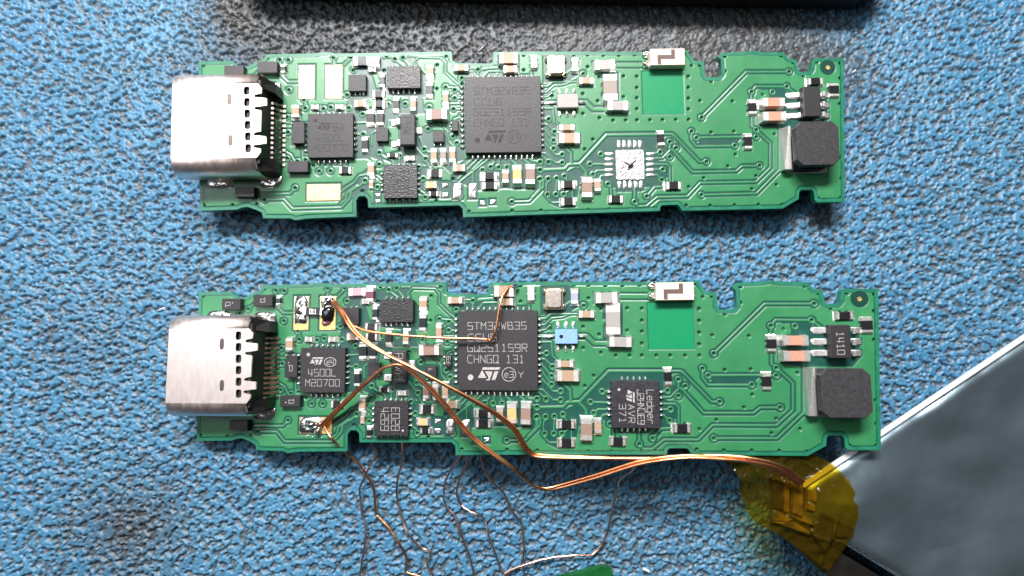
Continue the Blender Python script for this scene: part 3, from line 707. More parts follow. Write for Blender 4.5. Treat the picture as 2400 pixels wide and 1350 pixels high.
PCM = {
  'laminate': [(21.8, -12.98), (25.7, -14.03), (25.61, -16.91), (21.72, -15.79)],
  'strips': [[(22.58, -13.15), (22.99, -13.23), (22.91, -15.78), (22.51, -15.66)], [(23.31, -13.35), (24.11, -13.59), (24.08, -16.14), (23.24, -15.78)], [(24.47, -13.79), (25.24, -14.07), (25.22, -14.95), (24.47, -14.71)], [(24.56, -14.95), (25.08, -15.11), (25.04, -15.66), (24.45, -15.49)], [(22.83, -15.84), (24.99, -16.63), (24.99, -16.82), (22.82, -16.04)], [(21.74, -15.66), (23.22, -16.31), (22.73, -16.47), (21.72, -16.39)], [(21.72, -16.53), (23.21, -16.49), (24.73, -17.32), (24.48, -17.47)]],
  'chips': [[(21.7, -13.02), (22.55, -13.3), (22.48, -15.54), (21.67, -15.38)], [(25.52, -15.77), (26.85, -16.17), (26.47, -17.76), (25.7, -18.86), (24.86, -17.36)], [(26.92, -16.25), (28.47, -16.09), (28.25, -17.83), (26.88, -17.68)]],
}

# ------------------------------------------------------------------ materials
def mat(name, col, rough=.5, metal=0., noise=0., nscale=3., bump=0., bscale=20., spec=.5, coat=0., stretch=None, col2=None):
    m = bpy.data.materials.new(name); m.use_nodes = True
    nt = m.node_tree; b = nt.nodes["Principled BSDF"]
    b.inputs["Base Color"].default_value = (*col, 1); b.inputs["Roughness"].default_value = rough
    b.inputs["Metallic"].default_value = metal; b.inputs["Specular IOR Level"].default_value = spec
    b.inputs["Coat Weight"].default_value = coat; b.inputs["Coat Roughness"].default_value = .15
    tc = nt.nodes.new("ShaderNodeTexCoord"); src = tc.outputs["Object"]
    if stretch:
        mp = nt.nodes.new("ShaderNodeMapping"); mp.inputs["Scale"].default_value = stretch
        nt.links.new(src, mp.inputs[0]); src = mp.outputs[0]
    if noise or col2:
        n = nt.nodes.new("ShaderNodeTexNoise"); n.inputs["Scale"].default_value = nscale; n.inputs["Detail"].default_value = 5
        nt.links.new(src, n.inputs["Vector"])
        mx = nt.nodes.new("ShaderNodeMix"); mx.data_type = 'RGBA'
        c2 = col2 or tuple(min(1, c * (1 + noise)) for c in col); c1 = col if col2 else tuple(c * (1 - noise) for c in col)
        mx.inputs[6].default_value = (*c1, 1); mx.inputs[7].default_value = (*c2, 1)
        rp = nt.nodes.new("ShaderNodeMapRange"); rp.inputs[1].default_value = .35; rp.inputs[2].default_value = .65
        nt.links.new(n.outputs[0], rp.inputs[0]); nt.links.new(rp.outputs[0], mx.inputs[0])
        nt.links.new(mx.outputs[2], b.inputs["Base Color"])
        rr = nt.nodes.new("ShaderNodeMapRange"); rr.inputs[3].default_value = max(.02, rough * .8); rr.inputs[4].default_value = min(1, rough * 1.25)
        nt.links.new(n.outputs[0], rr.inputs[0]); nt.links.new(rr.outputs[0], b.inputs["Roughness"])
    if bump:
        n2 = nt.nodes.new("ShaderNodeTexNoise"); n2.inputs["Scale"].default_value = bscale; n2.inputs["Detail"].default_value = 3
        nt.links.new(src, n2.inputs["Vector"])
        bp = nt.nodes.new("ShaderNodeBump"); bp.inputs["Strength"].default_value = min(1, bump); bp.inputs["Distance"].default_value = .05
        nt.links.new(n2.outputs[0], bp.inputs["Height"]); nt.links.new(bp.outputs[0], b.inputs["Normal"])
    return m
M = dict(
    board=mat("solder_mask_bare", (.012, .15, .085), .38, noise=.15, nscale=1.2, coat=.2),
    solder=mat("solder", (.86, .84, .82), .2, 1., noise=.08, nscale=6, bump=.5, bscale=5),
    tin=mat("tinned_terminal", (.93, .91, .89), .42, 1., noise=.06, nscale=8, bump=.3, bscale=9),
    wiped=mat("wiped_solder", (.84, .82, .82), .30, 1., noise=.15, nscale=2.2, bump=1., bscale=4.5),
    pin=mat("tinned_pin", (.93, .91, .89), .36, 1., bump=.3, bscale=6),
    gold=mat("gold_plating", (.93, .64, .25), .46, 1., noise=.12, nscale=2.5, bump=.45, bscale=6),
    shell=mat("nickel_plated_steel", (.84, .72, .68), .40, 1., noise=.05, nscale=3, bump=.09, bscale=14, stretch=(1, .35, 1)),
    plastic=mat("black_plastic", (.012, .012, .013), .4, bump=.1, bscale=6),
    contact=mat("contact_metal", (.80, .72, .66), .22, 1.),
    fine=mat("epoxy_fine", (.021, .019, .023), .48, noise=.15, nscale=9, bump=.35, bscale=11),
    rough=mat("epoxy_rough", (.020, .019, .022), .36, noise=.2, nscale=7, bump=1., bscale=7),
    streak=mat("epoxy_streaked", (.022, .021, .028), .42, noise=.35, nscale=5, bump=.5, bscale=6, stretch=(.5, 2, 1)),
    mark=mat("laser_mark", (.40, .38, .37), .75, noise=.25, nscale=5, spec=.2),
    mark_sheen=mat("laser_mark_sheen", (.033, .031, .032), .64, noise=.4, nscale=4, spec=.29),  # upper board's copy, darkened in colour to imitate marks lost in sheen
    black=mat("resistor_glaze", (.012, .012, .014), .3, bump=.1),
    tan=mat("ceramic_tan", (.36, .24, .165), .5, noise=.08, nscale=7),
    brown=mat("ceramic_brown", (.25, .165, .135), .5, noise=.08, nscale=7),
    grey=mat("ceramic_grey", (.26, .21, .18), .5, noise=.08, nscale=7),
    amber=mat("ceramic_amber", (.60, .38, .15), .5, noise=.08, nscale=7),
    salmon=mat("ceramic_salmon", (.46, .24, .17), .5, noise=.08, nscale=7),
    white=mat("ceramic_white", (.31, .295, .285), .4, noise=.06, nscale=7),
    pale=mat("ceramic_pale", (.60, .60, .66), .4, noise=.06, nscale=7),
    bluegrey=mat("ceramic_bluegrey", (.30, .32, .40), .4, noise=.06, nscale=7),
    lilac=mat("ceramic_lilac", (.42, .30, .34), .35, noise=.08, nscale=7),
    plum=mat("ceramic_plum", (.16, .045, .07), .35, noise=.1, nscale=7),
    navy=mat("ceramic_navy", (.01, .014, .03), .22, noise=.1, nscale=7),
    blue=mat("ceramic_blue", (.20, .36, .74), .4, noise=.06, nscale=6),
    ferrite=mat("ferrite", (.026, .025, .028), .55, noise=.25, nscale=3, bump=.5, bscale=8),
    lid=mat("crystal_lid", (.86, .80, .74), .3, 1., noise=.06, nscale=4, bump=.06, bscale=6),
    gilt=mat("crystal_rim", (.80, .62, .36), .3, 1.),
    antenna=mat("antenna_ceramic", (.72, .60, .52), .5, noise=.1, nscale=6, stretch=(1, 6, 1)),
    antline=mat("antenna_print", (.10, .062, .05), .6),
    copper=mat("enamelled_copper", (.90, .40, .19), .28, 1., noise=.12, nscale=.8, bump=.06, bscale=5),
    copper_dark=mat("enamelled_copper_fine", (.90, .50, .38), .30, 1., noise=.2, nscale=.5),
    epoxy=mat("black_flux", (.010, .008, .010), .12, bump=.25, bscale=1.2, coat=.4),
    flux=mat("burnt_flux", (.17, .07, .075), .2, noise=.4, nscale=3, bump=.5, bscale=2),
    foil=mat("pouch_foil", (.27, .36, .42), .32, .88, noise=.12, nscale=.15, bump=.35, bscale=.09),
    seal=mat("pouch_seal", (.86, .87, .88), .3, .5, noise=.04),
    rubber=mat("black_blocker", (.005, .005, .006), .5, noise=.2, nscale=.4),
    brass=mat("brass_strip", (.60, .47, .24), .28, .8, noise=.5, nscale=1.4, bump=1., bscale=1.6),
    blackfilm=mat("black_film", (.008, .007, .006), .45, noise=.2, nscale=.8),
    lint=mat("lint", (.75, .76, .78), .8),
)
# solder mask over copper: the stored distance to the copper edge says where copper lies under the lacquer
def mask_material():
    m = bpy.data.materials.new("solder_mask"); m.use_nodes = True; nt = m.node_tree; b = nt.nodes["Principled BSDF"]
    at = nt.nodes.new("ShaderNodeAttribute"); at.attribute_name = "copper"
    at2 = nt.nodes.new("ShaderNodeAttribute"); at2.attribute_name = "hole"
    def ramp(src, a, z):
        r = nt.nodes.new("ShaderNodeMapRange"); r.inputs[1].default_value = a; r.inputs[2].default_value = z
        nt.links.new(src, r.inputs[0]); return r.outputs[0]
    def mix(fac, c1, c2):
        x = nt.nodes.new("ShaderNodeMix"); x.data_type = 'RGBA'; nt.links.new(fac, x.inputs[0])
        for i, c in ((6, c1), (7, c2)):
            if isinstance(c, tuple): x.inputs[i].default_value = (*c, 1)
            else: nt.links.new(c, x.inputs[i])
        return x.outputs[2]
    tc = nt.nodes.new("ShaderNodeTexCoord"); n = nt.nodes.new("ShaderNodeTexNoise"); n.inputs["Scale"].default_value = .35; n.inputs["Detail"].default_value = 6
    nt.links.new(tc.outputs["Object"], n.inputs["Vector"]); nv = ramp(n.outputs[0], .3, .7)
    light = mix(nv, (.020, .160, .060), (.031, .198, .078)); dark = mix(nv, (.003, .052, .040), (.004, .065, .048))
    c = mix(ramp(at.outputs["Fac"], -.02, .02), dark, light)
    c = mix(ramp(at2.outputs["Fac"], -.02, .02), c, (.004, .045, .028))
    nt.links.new(c, b.inputs["Base Color"]); b.inputs["Roughness"].default_value = .40
    b.inputs["Coat Weight"].default_value = .38; b.inputs["Coat Roughness"].default_value = .33
    n3 = nt.nodes.new("ShaderNodeTexNoise"); n3.inputs["Scale"].default_value = .8; n3.inputs["Detail"].default_value = 8; n3.inputs["Roughness"].default_value = .7
    nt.links.new(tc.outputs["Object"], n3.inputs["Vector"])
    rr = nt.nodes.new("ShaderNodeMapRange"); rr.inputs[1].default_value = .3; rr.inputs[2].default_value = .7; rr.inputs[3].default_value = .30; rr.inputs[4].default_value = .52
    nt.links.new(n3.outputs[0], rr.inputs[0]); nt.links.new(rr.outputs[0], b.inputs["Roughness"])
    n2 = nt.nodes.new("ShaderNodeTexNoise"); n2.inputs["Scale"].default_value = 5; nt.links.new(tc.outputs["Object"], n2.inputs["Vector"])
    bp = nt.nodes.new("ShaderNodeBump"); bp.inputs["Strength"].default_value = .12; bp.inputs["Distance"].default_value = .03
    nt.links.new(n2.outputs[0], bp.inputs["Height"]); nt.links.new(bp.outputs[0], b.inputs["Normal"])
    return m
M['mask'] = mask_material()
def window_material():
    m = bpy.data.materials.new("bare_laminate"); m.use_nodes = True; nt = m.node_tree; b = nt.nodes["Principled BSDF"]
    b.inputs["Base Color"].default_value = (.004, .30, .12, 1); b.inputs["Roughness"].default_value = .4
    wv = nt.nodes.new("ShaderNodeTexNoise"); wv.inputs["Scale"].default_value = 2.2; wv.inputs["Detail"].default_value = 6
    tcw = nt.nodes.new("ShaderNodeTexCoord"); nt.links.new(tcw.outputs["Object"], wv.inputs["Vector"])
    mw = nt.nodes.new("ShaderNodeMix"); mw.data_type = 'RGBA'; mw.inputs[6].default_value = (.003, .24, .10, 1); mw.inputs[7].default_value = (.008, .34, .14, 1)
    nt.links.new(wv.outputs[0], mw.inputs[0]); nt.links.new(mw.outputs[2], b.inputs["Base Color"])
    tr = nt.nodes.new("ShaderNodeBsdfTranslucent"); tr.inputs[0].default_value = (.01, .5, .2, 1)
    mx = nt.nodes.new("ShaderNodeMixShader"); mx.inputs[0].default_value = .3
    nt.links.new(b.outputs[0], mx.inputs[1]); nt.links.new(tr.outputs[0], mx.inputs[2]); nt.links.new(mx.outputs[0], nt.nodes["Material Output"].inputs[0])
    return m
M['window'] = window_material()
def tape_material():
    m = bpy.data.materials.new("amber_film"); m.use_nodes = True; nt = m.node_tree; b = nt.nodes["Principled BSDF"]
    t = nt.nodes.new("ShaderNodeBsdfTransparent"); t.inputs[0].default_value = (.84, .64, .11, 1)
    b.inputs["Base Color"].default_value = (.10, .065, .006, 1); b.inputs["Roughness"].default_value = .14
    mx = nt.nodes.new("ShaderNodeMixShader"); mx.inputs[0].default_value = .22
    n = nt.nodes.new("ShaderNodeTexNoise"); n.inputs["Scale"].default_value = .5; n.inputs["Detail"].default_value = 3
    tc = nt.nodes.new("ShaderNodeTexCoord"); nt.links.new(tc.outputs["Object"], n.inputs["Vector"])
    bp = nt.nodes.new("ShaderNodeBump"); bp.inputs["Strength"].default_value = .6; bp.inputs["Distance"].default_value = .5
    nt.links.new(n.outputs[0], bp.inputs["Height"]); nt.links.new(bp.outputs[0], b.inputs["Normal"])
    nt.links.new(t.outputs[0], mx.inputs[1]); nt.links.new(b.outputs[0], mx.inputs[2]); nt.links.new(mx.outputs[0], nt.nodes["Material Output"].inputs[0])
    return m
M['tape'] = tape_material()
def mat_material():
    m = bpy.data.materials.new("bench_mat_rubber"); m.use_nodes = True; nt = m.node_tree; b = nt.nodes["Principled BSDF"]
    def ramp(src, a, z):
        r = nt.nodes.new("ShaderNodeMapRange"); r.inputs[1].default_value = a; r.inputs[2].default_value = z
        nt.links.new(src, r.inputs[0]); return r.outputs[0]
    def mix(fac, c1, c2):
        x = nt.nodes.new("ShaderNodeMix"); x.data_type = 'RGBA'; nt.links.new(fac, x.inputs[0])
        for i, c in ((6, c1), (7, c2)):
            if isinstance(c, tuple): x.inputs[i].default_value = (*c, 1)
            else: nt.links.new(c, x.inputs[i])
        return x.outputs[2]
    tc = nt.nodes.new("ShaderNodeTexCoord")
    def noise(s, d=4):
        n = nt.nodes.new("ShaderNodeTexNoise"); n.inputs["Scale"].default_value = s; n.inputs["Detail"].default_value = d
        nt.links.new(tc.outputs["Object"], n.inputs["Vector"]); return n.outputs[0]
    pit = nt.nodes.new("ShaderNodeAttribute"); pit.attribute_name = "pit"
    grey_tone = nt.nodes.new("ShaderNodeAttribute"); grey_tone.attribute_name = "grey_tone"
    top = mix(ramp(noise(.12), .35, .65), (.044, .165, .295), (.066, .198, .325))
    low = mix(ramp(noise(1.3), .35, .65), (.055, .088, .120), (.085, .115, .142))
    c = mix(ramp(pit.outputs["Fac"], .35, .8), top, low)
    greyed = mix(ramp(pit.outputs["Fac"], .35, .8), (.050, .053, .057), (.026, .024, .022))
    c = mix(grey_tone.outputs["Fac"], c, greyed)
    nt.links.new(c, b.inputs["Base Color"]); b.inputs["Roughness"].default_value = .42
    rr = nt.nodes.new("ShaderNodeMapRange"); rr.inputs[3].default_value = .36; rr.inputs[4].default_value = .6
    nt.links.new(noise(2.5), rr.inputs[0]); nt.links.new(rr.outputs[0], b.inputs["Roughness"])
    bp = nt.nodes.new("ShaderNodeBump"); bp.inputs["Strength"].default_value = .4; bp.inputs["Distance"].default_value = .06
    nt.links.new(noise(7, 3), bp.inputs["Height"]); nt.links.new(bp.outputs[0], b.inputs["Normal"])
    return m
M['mat'] = mat_material()

# ------------------------------------------------------------------ builders
def tag(o, label, cat, group=None):
    o['label'] = label; o['category'] = cat
    if group: o['group'] = group
    return o
def link(name, me, parent=None, loc=(0, 0, 0), rotz=0.):
    o = bpy.data.objects.new(name, me); C.objects.link(o)
    if parent is not None: o.parent = parent
    o.location = loc; o.rotation_euler = (0, 0, rotz)
    return o
def mesh(name, verts, faces, m, smooth=False):
    me = bpy.data.meshes.new(name); me.from_pydata([tuple(v) for v in verts], [], faces); me.materials.append(m)
    if smooth: me.polygons.foreach_set("use_smooth", [True] * len(me.polygons))
    me.update(); return me
class Shape:
    """collects lofted rings, boxes and ribbons; build() links them as ONE mesh object"""
    def __init__(s): s.v = []; s.f = []
    def loft(s, rings, cap=True, base=True):
        o = len(s.v); n = len(rings[0])
        for r in rings: s.v.extend(r)
        for k in range(len(rings) - 1):
            for i in range(n):
                a = o + k * n + i; b = o + k * n + (i + 1) % n
                s.f.append((a, b, b + n, a + n))
        if cap: s.f.append(tuple(o + (len(rings) - 1) * n + i for i in range(n)))
        if base: s.f.append(tuple(o + i for i in reversed(range(n))))
        return s
    def box(s, cx, cy, z0, sx, sy, z1, b=.04, c=None, taper=0.):
        c = b if c is None else c
        def ring(ix, z):
            hx, hy = sx / 2 - ix, sy / 2 - ix
            return octa(cx, cy, hx, hy, min(c, hx * .9, hy * .9), z)
        return s.loft([ring(0, z0), ring(taper, z1 - b), ring(taper + b, z1)])
    def quad(s, pts):
        o = len(s.v); s.v.extend(pts); s.f.append(tuple(range(o, o + len(pts)))); return s
    def mesh(s, name, m, smooth=False): return mesh(name, s.v, s.f, m, smooth)
    def build(s, name, m, parent=None, loc=(0, 0, 0), smooth=False, rotz=0.): return link(name, s.mesh(name, m, smooth), parent, loc, rotz)
def octa(cx, cy, hx, hy, c, z):
    return [(cx + hx, cy - hy + c, z), (cx + hx, cy + hy - c, z), (cx + hx - c, cy + hy, z), (cx - hx + c, cy + hy, z),
            (cx - hx, cy + hy - c, z), (cx - hx, cy - hy + c, z), (cx - hx + c, cy - hy, z), (cx + hx - c, cy - hy, z)]
def ell(cx, cy, rx, ry, z, n=14, jit=0., r=None, power=2.):
    out = []
    for i in range(n):
        a = 2 * math.pi * i / n; k = 1 + (r.uniform(-jit, jit) if jit else 0)
        ca, sa = math.cos(a), math.sin(a)
        out.append((cx + rx * k * math.copysign(abs(ca) ** (2 / power), ca), cy + ry * k * math.copysign(abs(sa) ** (2 / power), sa), z))
    return out
def plate(outline, holes, z0, z1, name, m):
    """flat plate with holes between two heights"""
    cu = bpy.data.curves.new(name, 'CURVE'); cu.dimensions = '2D'; cu.fill_mode = 'BOTH'; cu.extrude = (z1 - z0) / 2
    for loop in [outline] + list(holes):
        sp = cu.splines.new('POLY'); sp.points.add(len(loop) - 1); sp.use_cyclic_u = True
        for p, q in zip(sp.points, loop): p.co = (q[0], q[1], 0, 1)
    tmp = bpy.data.objects.new(name, cu)
    me = bpy.data.meshes.new_from_object(tmp); me.name = name
    bpy.data.objects.remove(tmp); bpy.data.curves.remove(cu)
    me.transform(Matrix.Translation((0, 0, (z0 + z1) / 2)))
    me.materials.clear(); me.materials.append(m)
    return me
def smooth_path(pts, per=7):
    P = [Vector(p) for p in pts]; out = []
    for i in range(len(P) - 1):
        p0 = P[max(0, i - 1)]; p1 = P[i]; p2 = P[i + 1]; p3 = P[min(len(P) - 1, i + 2)]
        for k in range(per):
            t = k / per
            out.append(.5 * ((2 * p1) + (p2 - p0) * t + (2 * p0 - 5 * p1 + 4 * p2 - p3) * t * t + (3 * p1 - p0 - 3 * p2 + p3) * t ** 3))
    out.append(P[-1]); return out
def tube(shape, pts, r, n=8, phase=0.):
    rings = []; up = Vector((0, 0, 1))
    for i, p in enumerate(pts):
        d = (pts[min(i + 1, len(pts) - 1)] - pts[max(i - 1, 0)]).normalized()
        a = d.cross(up)
        a = a.normalized() if a.length > 1e-4 else Vector((1, 0, 0)); b = a.cross(d)
        rings.append([tuple(p + a * r * math.cos(2 * math.pi * k / n + phase) + b * r * math.sin(2 * math.pi * k / n + phase)) for k in range(n)])
    shape.loft(rings); return shape
def blob(shape, cx, cy, rx, ry, h, seed, z0=0., rings=7, n=22, power=3., lump=.25):
    """an irregular puddle of solder: rounded-rectangle outline, domed and lumpy"""
    r = random.Random(seed); R = []
    ph = [r.uniform(0, 6.28) for _ in range(6)]
    for k in range(rings + 1):
        t = k / rings; q = math.cos(t * math.pi / 2); z = z0 + h * math.sin(t * math.pi / 2)
        ring = []
        for i, (x, y, _) in enumerate(ell(0, 0, rx * max(q, .04), ry * max(q, .04), 0, n, power=power)):
            w = 1 + .07 * math.sin(3 * 6.28 * i / n + ph[0]) * (1 - .5 * t)
            zz = z + h * lump * t * (math.sin(x * 6 / max(rx, .1) * .6 + ph[1]) * math.cos(y * 6 / max(ry, .1) * .6 + ph[2]) + .5 * math.sin(x * 9 + ph[3]) * math.sin(y * 9 + ph[4]))
            ring.append((cx + x * w, cy + y * w, max(z0, zz)))
        R.append(ring)
    shape.loft(R); return shape

# stroke lettering on a 4 x 6 cell
GLYPH = {
 'S': [[(4,6),(0,6),(0,3),(4,3),(4,0),(0,0)]], 'T': [[(0,6),(4,6)],[(2,6),(2,0)]], 'M': [[(0,0),(0,6),(2,3),(4,6),(4,0)]],
 '3': [[(0,6),(4,6),(4,0),(0,0)],[(1,3),(4,3)]], '2': [[(0,6),(4,6),(4,3),(0,3),(0,0),(4,0)]], 'W': [[(0,6),(1,0),(2,4),(3,0),(4,6)]],
 'B': [[(0,0),(0,6),(3.4,6),(3.4,3),(0,3)],[(3.4,3),(4,2.6),(4,0),(0,0)]], '5': [[(4,6),(0,6),(0,3),(4,3),(4,0),(0,0)]],
 'C': [[(4,6),(1,6),(0,5),(0,1),(1,0),(4,0)]], 'U': [[(0,6),(0,0),(4,0),(4,6)]], '6': [[(4,6),(0,6),(0,0),(4,0),(4,3),(0,3)]],
 'G': [[(4,6),(0,6),(0,0),(4,0),(4,3),(2,3)]], 'Q': [[(0,0),(0,6),(4,6),(4,0),(0,0)],[(2.6,1.4),(4.4,-.5)]],
 '1': [[(.8,4.8),(2,6),(2,0)],[(.6,0),(3.4,0)]], '9': [[(0,0),(4,0),(4,6),(0,6),(0,3),(4,3)]], 'R': [[(0,0),(0,6),(4,6),(4,3),(0,3)],[(1.5,3),(4,0)]],
 'H': [[(0,0),(0,6)],[(4,0),(4,6)],[(0,3),(4,3)]], 'N': [[(0,0),(0,6),(4,0),(4,6)]], 'Y': [[(0,6),(2,3),(4,6)],[(2,3),(2,0)]],
 'e': [[(.2,2.4),(4,2.4),(3.6,4),(2,4.6),(.5,3.8),(0,2.3),(.5,.7),(2,0),(3.8,.6)]], '4': [[(3.2,0),(3.2,6)],[(0,6),(0,2),(4,2)]], '0': [[(0,0),(0,6),(4,6),(4,0),(0,0)]],
 'L': [[(0,6),(0,0),(4,0)]], '7': [[(0,6),(4,6),(1.5,0)]], 'E': [[(4,6),(0,6),(0,0),(4,0)],[(0,3),(3.4,3)]], '8': [[(0,0),(0,6),(4,6),(4,0),(0,0)],[(0,3),(4,3)]],
 'd': [[(4,6),(4,0),(0,0),(0,4),(4,4)]], 'g': [[(4,0),(0,0),(0,4),(4,4),(4,-2),(0,-2)]], 'r': [[(0,0),(0,4),(3.5,4)]],
 'J': [[(4,6),(4,0),(0,0),(0,1.5)]], 'A': [[(0,0),(2,6),(4,0)],[(1,2.2),(3,2.2)]], 'V': [[(0,6),(2,0),(4,6)]], 'P': [[(0,0),(0,6),(4,6),(4,3),(0,3)]],
 'F': [[(4,6),(0,6),(0,0)],[(0,3),(3,3)]], ' ': [],
}
def ribbon(shape, pts, w, z, closed=False):
    pts = list(pts) + ([pts[0]] if closed else [])
    for i in range(len(pts) - 1):
        a, b = Vector(pts[i]), Vector(pts[i + 1]); d = b - a
        if d.length < 1e-6: continue
        d.normalize(); n = Vector((-d.y, d.x)) * w / 2; e = d * w * .35
        zz = z + .0006 * ((len(shape.f)) % 9)
        shape.quad([(*(a - e - n), zz), (*(b + e - n), zz), (*(b + e + n), zz), (*(a - e + n), zz)])
def lettering(shape, s, cx, cy, sx, sy, z, rot, w):
    L, Hh = (sx, sy) if rot in (0, 2) else (sy, sx)
    ca, sa = [(1, 0), (0, -1), (-1, 0), (0, 1)][rot]
    n = len(s); adv = L / (n - .28); cw = adv * .72
    for i, ch in enumerate(s):
        for st in GLYPH[ch]:
            pts = []
            for gx, gy in st:
                x = -L / 2 + i * adv + gx / 4 * cw; y = -Hh / 2 + gy / 6 * Hh
                pts.append((cx + ca * x - sa * y, cy + sa * x + ca * y))
            ribbon(shape, pts, w, z)
LOGO = [[(.63,2.23),(3.0,2.23),(2.88,1.82),(.59,1.82)], [(.59,1.80),(.66,1.56),(1.15,.43),(0,.43)],
        [(.98,1.54),(1.99,1.54),(1.57,.02),(1.12,.02),(1.12,.13),(1.40,.28),(1.43,.52)], [(2.23,1.54),(2.76,1.54),(2.32,.06),(1.85,.06)]]
def logo(shape, cx, cy, sx, sy, z, rot):
    L, Hh = (sx, sy) if rot == 0 else (sy, sx); ca, sa = [(1, 0), (0, -1)][rot]
    for k, poly in enumerate(LOGO):
        pts = []
        for gx, gy in poly:
            x = (gx / 3.0 - .5) * L; y = (gy / 2.25 - .5) * Hh
            pts.append((cx + ca * x - sa * y, cy + sa * x + ca * y, z + .0007 * k))
        shape.quad(pts)

# ------------------------------------------------------------------ the mat
def bandnoise(ny, nx, step, period, width, seed):
    g = np.random.default_rng(seed); f = np.fft.rfft2(g.standard_normal((ny, nx)))
    ky = np.fft.fftfreq(ny, step)[:, None]; kx = np.fft.rfftfreq(nx, step)[None, :]
    k = np.sqrt(kx ** 2 + ky ** 2); f *= np.exp(-((k - 1 / period) / (width / period)) ** 2)
    a = np.fft.irfft2(f, s=(ny, nx)); return a / a.std()
def sstep(x, a, b):
    t = np.clip((x - a) / (b - a), 0, 1); return t * t * (3 - 2 * t)
def grid_mesh(name, X, Y, Z, keep, attrs, m):
    ny, nx = X.shape; idx = np.arange(ny * nx).reshape(ny, nx)
    q = np.stack([idx[:-1, :-1], idx[:-1, 1:], idx[1:, 1:], idx[1:, :-1]], -1).reshape(-1, 4)
    if keep is not None:
        kk = (keep[:-1, :-1] & keep[:-1, 1:] & keep[1:, 1:] & keep[1:, :-1]).reshape(-1); q = q[kk]
    used = np.zeros(ny * nx, bool); used[q.ravel()] = True; new = np.cumsum(used) - 1; q = new[q]
    co = np.stack([X, Y, Z], -1).reshape(-1, 3)[used].astype(np.float32)
    me = bpy.data.meshes.new(name); me.vertices.add(len(co)); me.vertices.foreach_set("co", co.ravel())
    me.loops.add(q.size); me.loops.foreach_set("vertex_index", q.ravel().astype(np.int32))
    me.polygons.add(len(q)); me.polygons.foreach_set("loop_start", np.arange(0, q.size, 4, dtype=np.int32))
    me.polygons.foreach_set("use_smooth", np.ones(len(q), bool))
    for k, a in attrs.items():
        at = me.attributes.new(k, 'FLOAT', 'POINT'); at.data.foreach_set("value", a.reshape(-1)[used].astype(np.float32))
    me.materials.append(m); me.update(calc_edges=True); me.validate(); return me
MAT_TOP = -.1
def build_mat():
    st = .10; x = np.arange(-55, 55.01, st); y = np.arange(-31, 40.01, st); X, Y = np.meshgrid(x, y); ny, nx = X.shape
    n1 = bandnoise(ny, nx, st, .94, .42, 3); n2 = bandnoise(ny, nx, st, .45, .35, 5); n3 = bandnoise(ny, nx, st, 14, .7, 9); n4 = bandnoise(ny, nx, st, 3.2, .6, 12)
    wx = bandnoise(ny, nx, st, .7, .4, 41) * .13; wy = bandnoise(ny, nx, st, .7, .4, 42) * .09
    fx = np.clip((X + wx - x[0]) / st, 0, nx - 1.001); fy = np.clip((Y + wy - y[0]) / st, 0, ny - 1.001)
    ix = fx.astype(int); iy = fy.astype(int); fx -= ix; fy -= iy
    nw = (n1[iy, ix] * (1 - fx) + n1[iy, ix + 1] * fx) * (1 - fy) + (n1[iy + 1, ix] * (1 - fx) + n1[iy + 1, ix + 1] * fx) * fy
    # grey patch in the colour along the far side of the mat
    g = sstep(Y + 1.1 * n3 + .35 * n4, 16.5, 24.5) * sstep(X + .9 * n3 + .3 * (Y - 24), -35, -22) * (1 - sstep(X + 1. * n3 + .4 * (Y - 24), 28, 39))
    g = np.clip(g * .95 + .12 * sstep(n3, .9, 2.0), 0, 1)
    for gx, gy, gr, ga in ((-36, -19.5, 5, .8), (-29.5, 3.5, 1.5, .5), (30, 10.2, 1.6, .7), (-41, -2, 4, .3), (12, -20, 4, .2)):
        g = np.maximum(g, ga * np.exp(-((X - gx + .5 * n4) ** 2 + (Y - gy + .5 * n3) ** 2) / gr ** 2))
    v = nw + .28 * n2 + .22 * n4
    pit = sstep(v, .02, .36)
    fill = .88 - .62 * g * sstep(X + 2 * n3, -14, 10)      # pits are shallower inside the grey patch
    Z = MAT_TOP - .30 * pit * fill + (.045 * n2 * pit - .02 * n2 * (1 - pit)) * fill + .03 * n4 + .014 * bandnoise(ny, nx, st, .3, .4, 21)
    me = grid_mesh("bench_mat", X, Y, Z, None, {"pit": pit, "grey_tone": g}, M['mat'])
    o = link("bench_mat", me); o['kind'] = 'structure'
    s = Shape(); s.quad([(-400, -300, -.75), (400, -300, -.75), (400, 300, -.75), (-400, 300, -.75)])
    t = s.build("bench_top", M['mat']); t['kind'] = 'structure'
build_mat()

# ------------------------------------------------------------------ circuit boards
def seg_dist(X, Y, a, b):
    ax, ay = a; dx, dy = b[0] - ax, b[1] - ay; L = dx * dx + dy * dy + 1e-12
    t = np.clip(((X - ax) * dx + (Y - ay) * dy) / L, 0, 1)
    return np.hypot(X - ax - t * dx, Y - ay - t * dy)
def poly_sdf(X, Y, P):
    """signed distance, positive inside"""
    d = np.full(X.shape, 1e9); ins = np.zeros(X.shape, bool)
    for i in range(len(P)):
        a, b = P[i], P[(i + 1) % len(P)]
        d = np.minimum(d, seg_dist(X, Y, a, b))
        if a[1] != b[1]:
            c = ((a[1] > Y) != (b[1] > Y)) & (X < (b[0] - a[0]) * (Y - a[1]) / (b[1] - a[1]) + a[0]); ins ^= c
    return np.where(ins, d, -d)
def window(x, y, lo, hi):
    return slice(max(0, np.searchsorted(y, lo[1])), np.searchsorted(y, hi[1])), slice(max(0, np.searchsorted(x, lo[0])), np.searchsorted(x, hi[0]))
RIM = .30
